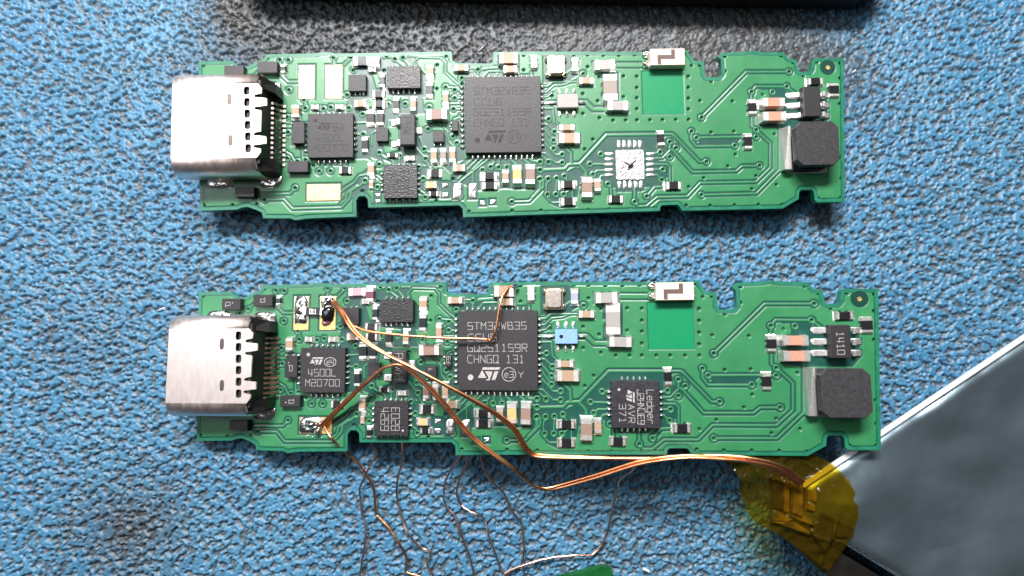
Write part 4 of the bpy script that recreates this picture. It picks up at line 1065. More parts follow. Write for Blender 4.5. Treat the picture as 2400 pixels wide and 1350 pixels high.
def copper_mesh():
    st = .05; x = np.arange(-30.4, 31.0, st); y = np.arange(-7.6, 8.2, st); X, Y = np.meshgrid(x, y)
    edge = poly_sdf(X, Y, OUTLINE)
    cu = edge - .36
    def local(pts, m):
        p = np.array(pts); return window(x, y, p.min(0) - m, p.max(0) + m)
    for P in DARKS:
        w = local(P, .5); cu[w] = np.minimum(cu[w], -poly_sdf(X[w], Y[w], P))
    for P in LIGHTS:
        w = local(P, .5); cu[w] = np.maximum(cu[w], np.minimum(poly_sdf(X[w], Y[w], P), edge[w] - .36))
    # clearance round parts, pads and ringed vias
    for t in SMALL:
        k, cx, cy, sx, sy = t[:5]
        for e in (-1, 1):
            px, py = (cx + e * sx * .36, cy) if sx > sy else (cx, cy + e * sy * .36)
            hx, hy = (sx * .26, sy / 2 + .12) if sx > sy else (sx / 2 + .12, sy * .26)
            w = local([(px - hx, py - hy), (px + hx, py + hy)], .4)
            d = np.maximum(np.abs(X[w] - px) - hx, np.abs(Y[w] - py) - hy); cu[w] = np.minimum(cu[w], d)
    for t in PADS:
        k, cx, cy, sx, sy = t[:5]; hx, hy = sx / 2 + .16, sy / 2 + .16
        w = local([(cx - hx, cy - hy), (cx + hx, cy + hy)], .4)
        cu[w] = np.minimum(cu[w], np.maximum(np.abs(X[w] - cx) - hx, np.abs(Y[w] - cy) - hy))
    for t in CHIPS:
        for side, px, py, pw, pl in t[6]:
            hx, hy = (pw / 2 + .1, pl / 2 + .12) if side in 'NS' else (pl / 2 + .12, pw / 2 + .1)
            w = local([(px - hx, py - hy), (px + hx, py + hy)], .3)
            cu[w] = np.minimum(cu[w], np.maximum(np.abs(X[w] - px) - hx, np.abs(Y[w] - py) - hy))
    for P, wd, cl in TRACES:
        for a, b in zip(P, P[1:]):
            w = local([a, b], 1.); cu[w] = np.minimum(cu[w], seg_dist(X[w], Y[w], a, b) - wd / 2 - cl)
    for vx, vy, big in VIAS:
        if big:
            w = local([(vx, vy)], .8); cu[w] = np.minimum(cu[w], np.hypot(X[w] - vx, Y[w] - vy) - .42)
    for P, wd, cl in TRACES:
        for a, b in zip(P, P[1:]):
            w = local([a, b], 1.); cu[w] = np.maximum(cu[w], wd / 2 - seg_dist(X[w], Y[w], a, b))
    fx, fy = FID; w = local([FID], 1.2); cu[w] = np.minimum(cu[w], np.hypot(X[w] - fx, Y[w] - fy) - .72)
    kx, ky, ksx, ksy = KEEP; w = local([(kx - ksx / 2, ky - ksy / 2), (kx + ksx / 2, ky + ksy / 2)], .5)
    cu[w] = np.minimum(cu[w], np.maximum(np.abs(X[w] - kx) - ksx / 2, np.abs(Y[w] - ky) - ksy / 2))
    hole = np.full(X.shape, -1.)
    for vx, vy, big in VIAS:
        w = local([(vx, vy)], .8); r = np.hypot(X[w] - vx, Y[w] - vy)
        if big: cu[w] = np.maximum(cu[w], .27 - r)
        hole[w] = np.maximum(hole[w], (.135 if big else .13) - r)
    Z = .006 + .034 * sstep(cu, -.045, .045) - .17 * sstep(hole, -.06, .06)
    keep = edge > RIM - .04
    return grid_mesh("copper_layer", X, Y, Z, keep, {"copper": cu, "hole": hole}, M['mask'])
def inset(P, d):
    n = len(P); out = []
    A = sum(P[i][0] * P[(i + 1) % n][1] - P[(i + 1) % n][0] * P[i][1] for i in range(n)); s = 1 if A > 0 else -1
    for i in range(n):
        p0, p1, p2 = Vector(P[i - 1]), Vector(P[i]), Vector(P[(i + 1) % n])
        d1 = (p1 - p0).normalized(); d2 = (p2 - p1).normalized()
        n1 = Vector((-d1.y, d1.x)) * s; n2 = Vector((-d2.y, d2.x)) * s
        b = n1 + n2; b = b / max(.5, b.length_squared / 2)
        out.append(tuple(p1 + b * d))
    return out
THICK = .7
CU = copper_mesh()
INNER = inset(OUTLINE, RIM + .02)
BASE = plate(OUTLINE, [], -THICK, -.22, "substrate", M['board'])
RIMM = plate(OUTLINE, [INNER], -.22, 0., "edge_border", M['board'])

def terminal_mesh(kind, sx, sy, h, end, seed):
    """one end cap of a chip part with the solder fillet that runs down to its pad; end is +1/-1 along the long side"""
    r = random.Random(seed); s = Shape(); hor = sx >= sy
    L, W = (sx, sy) if hor else (sy, sx); tl = L * (.24 if kind == 'capacitor' else .2)
    def P(u, v, z): return (u * end, v, z) if hor else (v, u * end, z)
    u0, u1 = L / 2 - tl, L / 2 + .012; w = W / 2 + .012
    f = r.uniform(.15, .27); fh = h * r.uniform(.5, .8)
    def ring(a, b, ww, z): return [P(a, -ww, z), P(b, -ww, z), P(b, ww, z), P(a, ww, z)]
    rings = [ring(u0 - .02, u1 + f, w + .07, .0), ring(u0, u1 + f * .35, w + .02, fh * .4), ring(u0, u1, w, fh), ring(u0, u1 - .005, w - .005, h - .05), ring(u0 + .02, u1 - .05, w - .045, h + .012)]
    if (end < 0) == hor: rings = [list(reversed(q)) for q in rings]
    s.loft(rings); return s.mesh("terminal", M['tin'])
def add_small(root, i, t):
    kind, cx, cy, sx, sy, h, col, on, lab = t
    hor = sx >= sy; s = Shape(); jr = random.Random(i)
    bx, by = (sx * .9, sy) if hor else (sx, sy * .9)
    s.box(0, 0, .03, bx, by, h, .03)
    nm = kind if not lab else 'chip_inductor'
    o = s.build(nm, M[col], root, (cx, cy, 0), rotz=math.radians(jr.uniform(-1.6, 1.6)))
    if lab: o['label'] = lab
    for e in (-1, 1): link("terminal", terminal_mesh(kind, sx, sy, h, e, i * 2 + e), o)
    return o
PINMESH = {}
def pin_mesh(side, w, l, kind):
    key = (side, w, l, kind)
    if key in PINMESH: return PINMESH[key]
    s = Shape(); d = {'N': (0, 1), 'S': (0, -1), 'E': (1, 0), 'W': (-1, 0)}[side]
    def P(u, v, z): return (d[0] * u - d[1] * v, d[1] * u + d[0] * v, z)
    if kind == 'lead':   # gull-wing lead: from the body's side down to a foot on the pad, in solder
        prof = [(-l * .62, .46), (-l * .30, .46), (-l * .08, .16), (l * .42, .12)]
        rings = []
        for (u, z) in prof: rings.append([P(u, -w / 2, z - .09), P(u, w / 2, z - .09), P(u, w / 2, z + .06), P(u, -w / 2, z + .06)])
        s.loft(rings)
        blob(s, 0, 0, (l * .55 if d[0] else w * .7), (w * .7 if d[0] else l * .55), .12, hash(key) % 99, power=4, rings=3, n=12)
    else:
        R = []
        for t in (0, .45, .8, 1):
            q = math.cos(t * 1.45); R.append([P(-l * .5, -w / 2 * (.35 + .65 * q), .30 * t), P(l * .18 * q, -w / 2 * q, .30 * t), P(l * .42 * q, -w * .32 * q, .3 * t), P(l * .5 * q, 0, .3 * t), P(l * .42 * q, w * .32 * q, .3 * t), P(l * .18 * q, w / 2 * q, .3 * t), P(-l * .5, w / 2 * (.35 + .65 * q), .30 * t)])
        s.loft(R)
    PINMESH[key] = s.mesh("pin", M['pin'] if kind != 'lead' else M['tin'], smooth=(kind != 'lead')); return PINMESH[key]
def inside(t, c): return abs(t[0] - c[0]) < c[2] / 2 and abs(t[1] - c[1]) < c[3] / 2
def add_chip(root, t, B):
    name, cx, cy, sx, sy, h, pins, on, o_ = t
    tone = o_['tone']; s = Shape()
    if tone == 'lead': s.loft([octa(0, 0, sx / 2 - .06, sy / 2 - .06, .04, .1), octa(0, 0, sx / 2 + .04, sy / 2 + .04, .04, .45), octa(0, 0, sx / 2, sy / 2, .04, h - .02), octa(0, 0, sx / 2 - .05, sy / 2 - .05, .03, h)])
    else: s.box(0, 0, .03, sx, sy, h, .025, .03)
    o = s.build(name, M['fine' if tone == 'lead' else tone], root, (cx, cy, 0))
    for side, px, py, w, l in pins:
        link("lead" if tone == 'lead' else "pin", pin_mesh(side, w, l, tone if tone == 'lead' else 'qfn'), o, (px - cx, py - cy, 0))
    box = (cx, cy, sx, sy); mm = M['mark' if B == 'B' else 'mark_sheen']
    for q in TEXTS:
        if inside(q[1:3], box) and B in q[8]:
            mk = Shape(); lettering(mk, q[0], q[1] - cx, q[2] - cy, q[3], q[4], h + .004, q[6], q[7]); mk.build("marking", mm, o)
    for q in LOGOS:
        if inside(q, box) and B in q[6]: mk = Shape(); logo(mk, q[0] - cx, q[1] - cy, q[2], q[3], h + .004, q[5]); mk.build("logo", mm, o)
    for q in RINGS:
        if inside(q, box) and B in q[5]: mk = Shape(); ribbon(mk, [p[:2] for p in ell(q[0] - cx, q[1] - cy, q[2] / 2, q[3] / 2, 0, 28)], .055, h + .004, True); mk.build("marking_ring", mm, o)
    for q in DOTS:
        if inside(q, box) and B in q[5]: mk = Shape(); mk.quad(ell(q[0] - cx, q[1] - cy, q[2] / 2, q[2] / 2, h + .005, 16)); mk.build("pin_mark", mm, o)
    return o
def add_pad(root, i, t):
    kind, cx, cy, sx, sy, on = t; s = Shape()
    if kind == 'gold':
        s.box(0, 0, .005, sx, sy, .05, .015, .03); return s.build("test_pad", M['gold'], root, (cx, cy, 0))
    if kind == 'thermal':
        s.box(0, 0, .005, sx, sy, .10, .03, .06)
        o = s.build("thermal_pad", M['wiped'], root, (cx, cy, 0))
        k = Shape(); r = random.Random(4)
        for (x, y, rx, ry, a) in ((-.35, .15, .42, .07, -.5), (.25, .1, .5, .09, .9), (.05, -.15, .3, .2, .3), (-.12, -.45, .11, .11, 0)):
            e = ell(0, 0, rx, ry, 0, 12, .25, r); ca, sa = math.cos(a), math.sin(a)
            k.loft([[(x + p[0] * ca - p[1] * sa, y + p[0] * sa + p[1] * ca, .11) for p in e], [(x + (p[0] * ca - p[1] * sa) * .7, y + (p[0] * sa + p[1] * ca) * .7, .165) for p in e]])
        k.build("flux_smear", M['epoxy'], o); return o
    if kind.startswith('slug'):
        blob(s, 0, 0, sx / 2, sy / 2, .12, i, power=3.6, n=16, rings=5, lump=.12); return s.build("solder_pad", M['tin'], root, (cx, cy, 0), smooth=True)
    blob(s, 0, 0, sx / 2, sy / 2, .10, i, power=7, n=28, lump=.3); return s.build("solder_pad", M['wiped'], root, (cx, cy, 0), smooth=True)
def add_usb(root):
    tx, ty = -26.71, .29; x0, x1 = -30.72, -22.72; hw, H, R = 4.47, 3.22, 1.25
    con = link("usb_connector", None, root)
    # shell: rounded tube with a flat, pierced top
    s = Shape(); prof = []
    for k in range(9):
        a = math.pi / 2 * k / 8; prof.append((hw - R + R * math.sin(a), H - R + R * math.cos(a)))
    for k in range(1, 6):
        a = math.pi / 2 * k / 5; prof.append((hw - .9 + .9 * math.cos(a), .95 - .9 * math.sin(a)))
    xs = [x0, x0 + .05, x0 + .14, x1 - .55]
    for sg in (1, -1):
        base = len(s.v); n = len(prof)
        for x, ins in zip(xs + [x1 - .55], (.10, .03, 0, 0, .15)):
            for (y, z) in prof:
                s.v.append((x, ty + sg * (y - ins * (y / hw)), z - ins * (1 if z > H / 2 else -.3)))
        for k in range(len(xs)):
            for i in range(n - 1):
                a = base + k * n + i; f = (a, a + 1, a + n + 1, a + n); s.f.append(f if sg < 0 else f[::-1])
    side = s.mesh("shell", M['shell'], smooth=True)
    yt = hw - R
    def slot(cx, cy, sx, sy): return [p[:2] for p in ell(cx, cy, sx / 2, sy / 2, 0, 16, power=3.5)]
    nx = x1 - .72
    notch = []
    # rear edge runs from +y to -y with two tabs between slits
    for ya in (1.9, -1.4):
        notch += [(x1 - .1, ya + .75), (x1 - .55, ya + .66), (nx, ya + .58), (nx, ya + .42), (x1 - .30, ya + .38), (x1 + .35, ya + .30), (x1 + .40, ya - .30), (x1 - .30, ya - .40), (nx, ya - .44), (nx, ya - .60), (x1 - .50, ya - .68), (x1 - .1, ya - .75)]
    out = [(x0 + .10, ty - yt), (x0 + .10, ty + yt), (x1 - .45, ty + yt), (x1 - .08, ty + yt - .4)] + notch + [(x1 - .08, ty - yt + .5), (x1 - .45, ty - yt)]
    top = plate(out, [slot(*q) for q in USB['slots']], H - .16, H, "shell_top", M['shell'])
    import bmesh
    bm = bmesh.new(); bm.from_mesh(side); bm.from_mesh(top)
    me = bpy.data.meshes.new("shell"); bm.to_mesh(me); bm.free(); me.materials.append(M['shell'])
    o = link("shell", me, con)
    bv = Shape(); bv.quad([(x0 + .1, ty - yt, H - .002), (x0 + .03, ty - yt, H - .03), (x0 + .03, ty + yt, H - .03), (x0 + .1, ty + yt, H - .002)])
    bv.quad([(x0 + .03, ty - yt, H - .03), (x0, ty - yt, H - .10), (x0, ty + yt, H - .10), (x0 + .03, ty + yt, H - .03)]); bv.build("lip", M['shell'], con)
    dm = mat("dimple_shade", (.16, .13, .12), .5, 1., bump=.6, bscale=7)  # recess shade put into the dark colour of the raised dimples
    for q in USB['dimples']:
        d = Shape(); d.loft([ell(0, 0, q[2] * .40, q[3] * .44, H + .002, 16, power=3), ell(0, 0, q[2] * .32, q[3] * .38, H + .012, 16, power=3)]); d.build("dimple", dm, o, (q[0], q[1], 0))
    # tongue, dark cavity and rear moulding
    c = Shape(); c.box(tx - .2, ty, .35, 7.2, 6.8, H - .45, .1); c.build("tongue", M['plastic'], con)
    h = Shape()
    h.loft([[(x1 - 1.5, ty - 3.9, z), (x1 - .16 - .05 * z, ty - 3.6, z), (x1 - .16 - .05 * z, ty + 3.6, z), (x1 - 1.5, ty + 3.9, z)] for z in (.05, 1.6, 2.95)])
    for sg in (1, -1):   # flared wings of the shell at both rear corners
        h.loft([[(x1 - .75, ty + sg * 3.2, z), (x1 + .55, ty + sg * 2.9, z * .62), (x1 + .45, ty + sg * 3.9, z * .5), (x1 - .6, ty + sg * 4.25, z)] for z in (.3, 2.9)])
    h.build("housing", M['plastic'], con)
    for k in range(13):
        y = 2.66 - .448 * k; q = Shape(); w = .11
        q.loft([[(x - .0, y - w, z - .05), (x, y + w, z - .05), (x, y + w, z + .05), (x, y - w, z + .05)] for x, z in ((x1 - .3, .95), (x1 + .0, .86), (x1 + .32, .44), (x1 + .56, .13), (x1 + .80, .09))])
        q.build("contact", M['contact'], con)
    for i, p in enumerate(USB['pegs']):
        q = Shape(); cx, cy, sx, sy = p; dy = .35 * (1 if cy < 0 else -1)
        blob(q, cx, cy + dy, sx / 2, .62, .30, 40 + i, n=26, lump=.3, power=3.5); q.build("mounting_tab", M['solder'], con, smooth=True)
    return con
def add_antenna(root):
    b = ANT['body']; s = Shape(); s.box(0, 0, .03, b[2], b[3], .9, .03, .03); o = s.build("antenna", M['antenna'], root, (b[0], b[1], 0))
    z = [(p[0] - b[0], p[1] - b[1]) for p in ANT['z'][0]]
    k = Shape(); x0, x1, x2, x3 = z[0][0], z[5][0], z[3][0], z[1][0]; yt, y1, y2, yb = z[2][1], z[0][1], z[4][1], z[6][1]
    yt = b[3] / 2 - .08; yb = -b[3] / 2 + .06; y1 = .18; y2 = -.22
    for q in ([(x3, yt), (x2, yt), (x2, y2), (x3, y2)], [(x1 - .35, y1), (x3, y1), (x3, y2), (x1 - .35, y2)], [(x1 - .35, y2), (x1, y2), (x1, yb), (x1 - .35, yb)]):
        k.quad([(*p, .904) for p in reversed(q)])
    k.build("antenna_trace", M['antline'], o)
    for i, q in enumerate(ANT['t']):
        r = Shape(); blob(r, 0, 0, q[2] / 2 + .05, q[3] / 2 + .05, .45, 70 + i, power=2.4, lump=.3); r.build("terminal", M['solder'], o, (q[0] - b[0], q[1] - b[1], 0), smooth=True)
    r = Shape(); blob(r, 0, 0, .3, .3, .3, 77, power=3); r.build("terminal", M['solder'], o, (b[2] / 2, -b[3] / 2 + .25, 0), smooth=True)
def add_crystal(root):
    cx, cy, sx, sy = XTAL; s = Shape(); s.box(0, 0, .03, sx, sy, .5, .04, .12); o = s.build("crystal", M['gilt'], root, (cx, cy, 0))
    s = Shape(); s.loft([octa(0, 0, sx / 2 - .1, sy / 2 - .1, .16, .5), octa(0, 0, sx / 2 - .12, sy / 2 - .12, .16, .66), octa(0, 0, sx / 2 - .2, sy / 2 - .2, .14, .70)]); s.build("lid", M['lid'], o)
    lm = mat("lid_mark", (.42, .30, .28), .6)
    for q in TEXTS:
        if inside(q[1:3], XTAL): k = Shape(); lettering(k, q[0], q[1] - cx, q[2] - cy, q[3], q[4], .704, q[6], q[7]); k.build("marking", lm, o)
    for i, (a, b) in enumerate(((-1, -1), (1, -1), (1, 1), (-1, 1))):
        r = Shape(); blob(r, 0, 0, .26, .28, .4, 90 + i, power=3, n=14, rings=5); r.build("terminal", M['solder'], o, (a * sx / 2, b * (sy / 2 - .25), 0), smooth=True)
def add_balun(root, col):
    cx, cy, sx, sy = BAL['body']; s = Shape(); s.box(0, 0, .12, sx, sy, .6, .03, .05); o = s.build("filter_chip", M[col], root, (cx, cy, 0))
    for side, ps in (('N', BAL['n']), ('S', BAL['s']), ('W', [BAL['w']]), ('E', [BAL['e']])):
        for (x, y) in ps:
            w, l = (.34, .62) if side in 'NS' else (.24, .7)
            s = Shape(); dy = {'N': -.05, 'S': .05}.get(side, 0)
            blob(s, 0, 0, (w if side in 'NS' else l) * .55, (l if side in 'NS' else w) * .6, .28, int(x * 10 + y * 7), power=3, n=14, rings=5, lump=.2)
            s.build("terminal", M['tin'], o, (x - cx, y - cy + dy, 0), smooth=True)
    k = Shape()
    if col == 'blue': k.quad(ell(-sx * .22, 0, .17, .17, .604, 18)); k.build("marking", M['black'], o)
    else: lettering(k, "25", -.1, .1, .4, .25, .604, 0, .03); k.build("marking", M['mark'], o)
def add_inductor(root):
    b = IND['base']; t = IND['top']; cx, cy = t[0], t[1] - .08
    o = link("inductor", None, root, (cx, cy, 0)); hx, hy = 1.93, 1.95
    s = Shape(); s.loft([octa(0, 0, hx - .1, hy - .1, .45, .05), octa(0, 0, hx - .1, hy - .1, .45, .35)]); s.build("base", M['ferrite'], o)
    s = Shape(); s.loft([octa(0, 0, hx - .45, hy - .45, .6, .35), octa(0, 0, hx - .45, hy - .45, .6, 1.3)]); s.build("coil", M['plastic'], o)
    s = Shape(); s.loft([octa(0, 0, hx - .03, hy - .03, .52, 1.25), octa(0, 0, hx, hy, .55, 1.32), octa(0, 0, hx, hy, .55, 1.93), octa(0, 0, hx - .06, hy - .06, .52, 2.0)]); s.build("flange", M['ferrite'], o)
    s = Shape(); s.loft([[(x, y, z) for x, y in ((-hx - .55, -hy), (-hx + .7 * (1 - z), -hy), (-hx + .7 * (1 - z), hy), (-hx - .55 + z * .6, hy))] for z in (0., .1, .85)])
    s.build("terminal", M['tin'], o)
    s = Shape(); s.box(0, -hy + .05, 0, 2 * hx - .2, .5, .16, .05); s.build("terminal", M['solder'], o)
def add_fiducial(root):
    s = Shape(); s.loft([ell(0, 0, .72, .72, .006, 28), ell(0, 0, .70, .70, .012, 28)]); o = s.build("fiducial", mat("fiducial_ring", (.003, .04, .03), .4), root, (*FID, 0), smooth=False)
    s = Shape(); s.loft([ell(0, 0, .2, .2, .012, 18), ell(0, 0, .18, .18, .04, 18)]); s.build("fiducial_dot", M['gold'], o)

def build_board(label, B):
    root = bpy.data.objects.new("circuit_board", None); C.objects.link(root); tag(root, label, "circuit board", "circuit boards on the bench mat")
    link("substrate", BASE, root); link("edge_border", RIMM, root); link("copper_layer", CU, root)
    kx, ky, ksx, ksy = KEEP; s = Shape(); s.box(0, 0, .008, ksx - .1, ksy - .1, .014, .003, .01); s.build("antenna_window", M['window'], root, (kx, ky, 0))
    for i, t in enumerate(SMALL):
        if B in t[7]: add_small(root, i, t)
    for t in CHIPS:
        if B in t[7]: add_chip(root, t, B)
    for i, t in enumerate(PADS):
        if B in t[5]: add_pad(root, i, t)
    add_usb(root); add_antenna(root); add_crystal(root); add_balun(root, 'blue' if B == 'B' else 'white'); add_inductor(root); add_fiducial(root)
    return root
top = build_board("upper green circuit board with bare gold pads and an empty chip site", 'T')
LOWM = [[0.99488, -0.00571, -0.10094, 0.51274], [0.00858, 0.99957, 0.02804, -3.98542], [0.10074, -0.02877, 0.9945, 3.93659], [0.0, 0.0, 0.0, 1.0]]
top.location = (0.9074, 17.5733, 2.4000); top.rotation_euler = (0, 0, 0.01429); top.scale = (1, 1.0280, 1)
low = build_board("lower green circuit board with copper wires soldered to its pads", 'B')
low.matrix_world = Matrix(LOWM)
# parts on the underside that carry the upper board
for (x, y, sx, sy) in ((-16, 0, 6, 5), (8, -2, 5, 7), (24, 1, 3, 4)):
    s = Shape(); s.box(0, 0, -2.45, sx, sy, -THICK, .1); s.build("underside_connector", M['plastic'], top, (x, y, 0))

# rework on the lower board: tinned pads, a jumper resistor, burnt flux
def rework():
    g = [t for t in PADS if t[0] == 'gold']
    for (k, dx, dy, sx, sy) in ((0, 0, .38, 1.40, 2.45), (1, .0, .98, 1.42, 1.15), (2, -.42, 0, 2.2, 1.50)):
        s = Shape(); r_ = random.Random(60 + k)
        ring = [(p[0] * r_.uniform(.95, 1.0), p[1] * r_.uniform(.93, 1.0)) for p in ell(0, 0, sx / 2, sy / 2, 0, 40, power=9)]
        s.loft([[(x, y, .05) for x, y in ring], [(x * .97, y * .97, .085) for x, y in ring], [(x * .8, y * .8, .10) for x, y in ring]]); s.build("solder_coat", M['wiped'], low, (g[k][1] + dx, g[k][2] + dy, 0))
    for i, (dx, dy, sx, sy) in enumerate(((0, .62, .66, .95), (-.02, -.45, .60, .62))):
        s = Shape(); blob(s, g[0][1] + dx, g[0][2] + dy, sx, sy, .30 if i == 0 else .22, 11 + i, z0=.04, n=30, power=4, lump=.5); s.build("solder_blob", M['solder'], low, smooth=True)
    s = Shape(); blob(s, g[1][1], g[1][2] + .95, .66, .55, .34, 15, z0=.04, n=30, power=3.5, lump=.5); s.build("solder_blob", M['solder'], low, smooth=True)
    s = Shape(); blob(s, g[2][1] - .45, g[2][2] + .02, 1.05, .72, .22, 17, z0=.04, n=34, power=5, lump=.5); blob(s, g[2][1] - .25, g[2][2] + .12, .5, .42, .55, 18, z0=.1, n=24, power=2.4, lump=.1); s.build("solder_blob", M['solder'], low, smooth=True)
    s = Shape(); blob(s, g[2][1] + .25, g[2][2] - .55, .38, .45, .42, 19, z0=.03, n=22, power=2.2, lump=.5); s.build("solder_blob", M['solder'], low, smooth=True)
    s = Shape(); blob(s, g[1][1] + .02, g[1][2] - .05, .66, .82, .55, 23, z0=.04, n=28, power=2.6, lump=.15); s.build("flux_lump", M['epoxy'], low, smooth=True)
    s = Shape(); blob(s, g[1][1] - .12, g[1][2] - .78, .42, .42, .28, 25, z0=.05, n=24, power=2.4, lump=.5); s.build("flux_lump", M['flux'], low, smooth=True)
    s = Shape(); blob(s, g[0][1] - .15, g[0][2] + .08, .30, .26, .34, 27, z0=.05, n=20, power=2.2, lump=.2); s.build("flux_lump", M['epoxy'], low, smooth=True)
    cx, cy, sx, sy = JUMP; s = Shape(); s.box(0, 0, .06, 1.5, .72, .42, .03); o = s.build("jumper_resistor", M['black'], low, (cx, cy, 0), rotz=-.04)
    for e in (-1, 1):
        q = Shape(); q.box(e * .82, 0, .05, .4, .78, .44, .06); q.build("terminal", M['solder'], o)
    k = Shape(); lettering(k, "011", .0, 0, .62, .42, .424, 0, .07); k.build("marking", mat("white_ink", (.75, .74, .72), .6), o)
    br = random.Random(12)
    for k in range(16):
        px_, py_ = (g[1][1] + br.uniform(-1.1, 1.1), g[1][2] + 1.55 + br.uniform(-.15, .25)) if k < 8 else (g[2][1] + br.uniform(-.8, .9), g[2][2] - 1.0 + br.uniform(-.2, .15))
        s = Shape(); q = br.uniform(.04, .09); blob(s, 0, 0, q, q, q * 1.3, k, z0=.03, n=8, rings=3, power=2., lump=.05); s.build("solder_bead", M['solder'], low, (px_, py_, 0), smooth=True)
    # lump of solder on the capacitor at the upper edge where the fine wire ends
    s = Shape(); blob(s, -.25, 7.05, .42, .34, .75, 29, z0=.02, n=22, power=2.4, lump=.45); s.build("solder_blob", M['solder'], low, smooth=True)
rework()

# ------------------------------------------------------------------ copper wires
def wire(key, r, label, m='copper_dark', strands=1):
    s = Shape(); P = smooth_path(WIRES[key], 8)
    if key in JITTER:
        jr = random.Random(JITTER[key]); P = [p + Vector((jr.gauss(0, .014), jr.gauss(0, .014), 0)) for p in P]
    if strands == 1: tube(s, P, r)
    else:
        for k in range(strands):
            Q = []
            for i, p in enumerate(P):
                d = (P[min(i + 1, len(P) - 1)] - P[max(i - 1, 0)]).normalized(); a = d.cross(Vector((0, 0, 1))).normalized()
                w = 2 * math.pi * (i * .008 + k / strands); Q.append(p + a * r * 1.02 * math.cos(w) + Vector((0, 0, 1)) * r * 1.02 * math.sin(w))
            tube(s, Q, r)
    o = s.build("copper_wire", M[m], smooth=True); tag(o, label, "wire", "copper wires of the lower board"); return o
JITTER = dict(strand=1, a=2, b=3, c=4, d=5, e=6, g=7)
wire('thick_a', .13, "bright copper wire pair from the blackened pad across the big chip's corner to the tape", 'copper', 2)
wire('thick_b', .125, "arched copper wire pair from the lower tinned pad, sagging below the board edge", 'copper', 2)
wire('thin_top', .115, "thin bent copper wire lying on the big lettered chip and ending at the upper edge", 'copper')
wire('strand', .125, "copper wire from the lower tinned pad running down past the slot to the bottom edge", 'copper')
wire('a', .10, "dark kinked wire from under the board, crossing the strand from the pad")
wire('b', .10, "thin reddish wire hanging from below the small square chip")
wire('c', .10, "thin wire bulging left under the middle of the board, left one of a close pair")
wire('d', .10, "thin wire with an S bend below the board's middle, right one of a close pair")
wire('e', .10, "thin wire slanting right from the board to the green corner at the bottom")
wire('g', .10, "long thin wire below the empty mat that turns left above the green corner")

# ------------------------------------------------------------------ battery pouch and amber tape
bat = bpy.data.objects.new("battery_pouch", None); C.objects.link(bat)
tag(bat, "silver foil battery pouch half hidden under the lower board's right end", "battery")
E0, E1_ = Vector((24.42, -13.64)), Vector((32.78, -8.25)); ed = (E1_ - E0).normalized(); en = Vector((-ed.y, ed.x))
Lw = [Vector((25.2, -17.64)), Vector((27.6, -18.43)), Vector((34.5, -22.7))]
ld = (Lw[2] - Lw[1]).normalized()
poly = [E0, E0 + ed * 46, E0 + ed * 46 + Vector((18, -40)), Lw[1] + ld * 52, Lw[1], Vector((23.6, -16.6))]
s = Shape(); s.loft([[(p.x, p.y, z) for p in [E0 - en * k + ed * k * .3, E0 + ed * 46 - en * k] + poly[2:]] for z, k in ((.2, 4.2), (4.2, 3.2), (5.3, .9), (5.6, .02))]); s.build("pouch", M['foil'], bat)
def foil_top():
    st = .25; xs = np.arange(22, 70, st); ys = np.arange(-56, 12, st); X, Y = np.meshgrid(xs, ys); sd = poly_sdf(X, Y, [tuple(p) for p in poly])
    n = bandnoise(*X.shape, st, 15, .5, 51); n2 = bandnoise(*X.shape, st, 5, .6, 52); n3 = bandnoise(*X.shape, st, 1.5, .5, 53)
    Z = 5.95 + .26 * n * sstep(sd, 0, 4) + .05 * n2 + .006 * n3 - .35 * (1 - sstep(sd, 0, .8))
    return grid_mesh("pouch_face", X, Y, Z, sd > 0, {}, M['foil'])
link("pouch_face", foil_top(), bat)
s = Shape(); a, b2 = E0 - ed * .2, E0 + ed * 46
s.loft([[(q.x, q.y, q.z) for q in (Vector((*(p + en * .34), 6.06)), Vector((*(p - en * .02), 6.16)), Vector((*(p - en * .05), 6.02)), Vector((*(p + en * .34), 5.94)))] for p in (a, b2)])
s.build("sealed_edge", M['seal'], bat)
nd = Vector((-ld.y, ld.x)) * -1
s = Shape(); q0 = Vector((21.2, -14.6)); pts = [Vector((24.6, -17.6)), Lw[1] + ld * 52, Lw[1] + ld * 52 + nd * 4.4, Lw[1] + nd * 3.0, Vector((23.9, -18.9))]
s.loft([[(p.x, p.y, z) for p in pts] for z in (.1, 4.9)]); s.build("black_flange", M['blackfilm'], bat)
# protection circuit under the tape
ang = math.radians(-27)
pcm = link("protection_board", None, bat)
def slab(name, pts, z0, z1, m):
    c = Vector((sum(p[0] for p in pts) / len(pts), sum(p[1] for p in pts) / len(pts)))
    q = [Vector(p) - c for p in pts]
    if sum(q[i - 1].x * q[i].y - q[i].x * q[i - 1].y for i in range(len(q))) < 0: q.reverse()
    sh = Shape(); sh.loft([[(p.x, p.y, z0) for p in q], [(p.x, p.y, z1 - .05) for p in q], [(p.x * .94, p.y * .94, z1) for p in q]]); return sh.build(name, m, pcm, (c.x, c.y, 0))
slab("laminate", PCM['laminate'], 5.2, 5.8, mat("pcm_laminate", (.030, .020, .008), .4, noise=.35, nscale=.6))
for q in PCM['strips']: slab("nickel_strip", q, 5.7, 6.25, M['brass'])
for q in PCM['chips']: slab("protection_chip", q, 5.7, 6.1, M['blackfilm'])
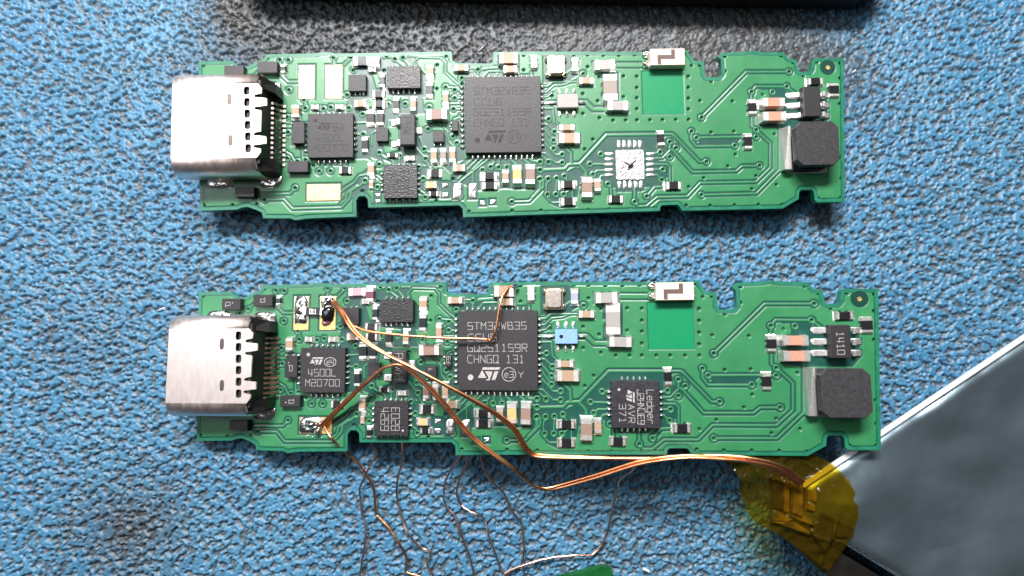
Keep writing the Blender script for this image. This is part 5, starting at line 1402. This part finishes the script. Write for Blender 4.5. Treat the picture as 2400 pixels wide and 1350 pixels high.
# tape: a crumpled sheet following the parts under it
def tape_mesh():
    st = .08; P = [p for p in TAPE]; xs = np.arange(16.5, 29.5, st); ys = np.arange(-21.5, -10.4, st); X, Y = np.meshgrid(xs, ys)
    sd = poly_sdf(X, Y, P)
    n = bandnoise(*X.shape, st, 2.6, .5, 31); n2 = bandnoise(*X.shape, st, 1.1, .5, 33)
    Z = 6.02 + .05 * n + .03 * n2 + .42 * sstep(poly_sdf(X, Y, [tuple(p) for p in poly]), .2, 1.6)
    for q in PCM['strips'] + PCM['chips']:
        Z = np.maximum(Z, 6.0 + .38 * sstep(poly_sdf(X, Y, q), -.35, .05) + .03 * n2)
    Z = np.maximum(Z, 6.0 + .3 * sstep(.35 - seg_dist(X, Y, (24.42, -13.64), (32.78, -8.25)), -.5, .2))
    for (a, b) in (((25.5, -12.2), (28.2, -15.8)), ((20.6, -12.6), (21.0, -16.6)), ((26.2, -17.2), (25.6, -20)), ((22.5, -17), (27, -18.2)), ((24, -11.5), (26.8, -13.2))):
        Z = Z + .10 * sstep(.16 - seg_dist(X, Y, a, b), -.12, .16)
    left = sstep(20.9 - X, -.6, 2.2); Z = Z - 1.9 * left + .15 * left * n
    south = sstep(-17.2 - Y, 0, 4); Z = Z - .25 * south
    return grid_mesh("amber_tape", X, Y, Z, sd > 0, {}, M['tape'])
tp = link("amber_tape", tape_mesh()); tag(tp, "crumpled see-through amber tape wrapped over the battery's corner and wire ends", "tape")

# ------------------------------------------------------------------ third board's corner, case at the far edge, lint
third = bpy.data.objects.new("circuit_board", None); C.objects.link(third); tag(third, "dark green corner of another board at the bottom edge of the mat", "circuit board", "circuit boards on the bench mat")
th = [Vector((3.0, -23.6)), Vector((8.25, -22.25)), Vector((9.0, -22.35)), Vector((9.25, -23.0)), Vector((9.2, -31)), Vector((2.5, -31))]
s = Shape(); s.loft([[(p.x, p.y, z) for p in th] for z in (.5, 1.25)]); s.build("substrate", mat("board_green_plain", (.006, .085, .02), .35, noise=.2, nscale=.8, coat=.3), third)
s = Shape(); s.box(5.9, -26.9, -.1, 3, 3, .5, .05); s.build("underside_connector", M['plastic'], third)
case = bpy.data.objects.new("black_blocker", None); C.objects.link(case); tag(case, "black case added to shade the far edge of the mat", "case")
s = Shape(); s.loft([octa(0, 0, 31.0 - i, 20.0 - i, 2.0, z) for z, i in ((0, .25), (.3, 0), (3.0, 0), (3.3, .25))]); s.build("body", M['rubber'], case, (4.8, 51.25, 0), rotz=-.017)  # slab added to cast the dark band along the mat's far edge
for i, (x, y) in enumerate(((12.5, -23.1), (-33.5, 1.2), (16, 22.0), (-3.0, 26.8), (33.5, 24.5))):
    s = Shape(); r = random.Random(i); a = r.uniform(0, 3.1); d = Vector((math.cos(a), math.sin(a), 0)) * r.uniform(.2, .45)
    tube(s, [Vector((x, y, .0)) - d, Vector((x + .08, y + .05, .1)), Vector((x, y, .02)) + d], .05 if i else .12, 6)
    o = s.build("lint_speck", M['lint'], smooth=True)
    tag(o, ["white speck on the mat right of the green corner", "pale fibre on the mat left of the boards", "pale fibre on the dirty mat above the antenna", "pale fibre on the dirty mat above the large chip", "pale fibre near the mat's upper right corner"][i], "lint")
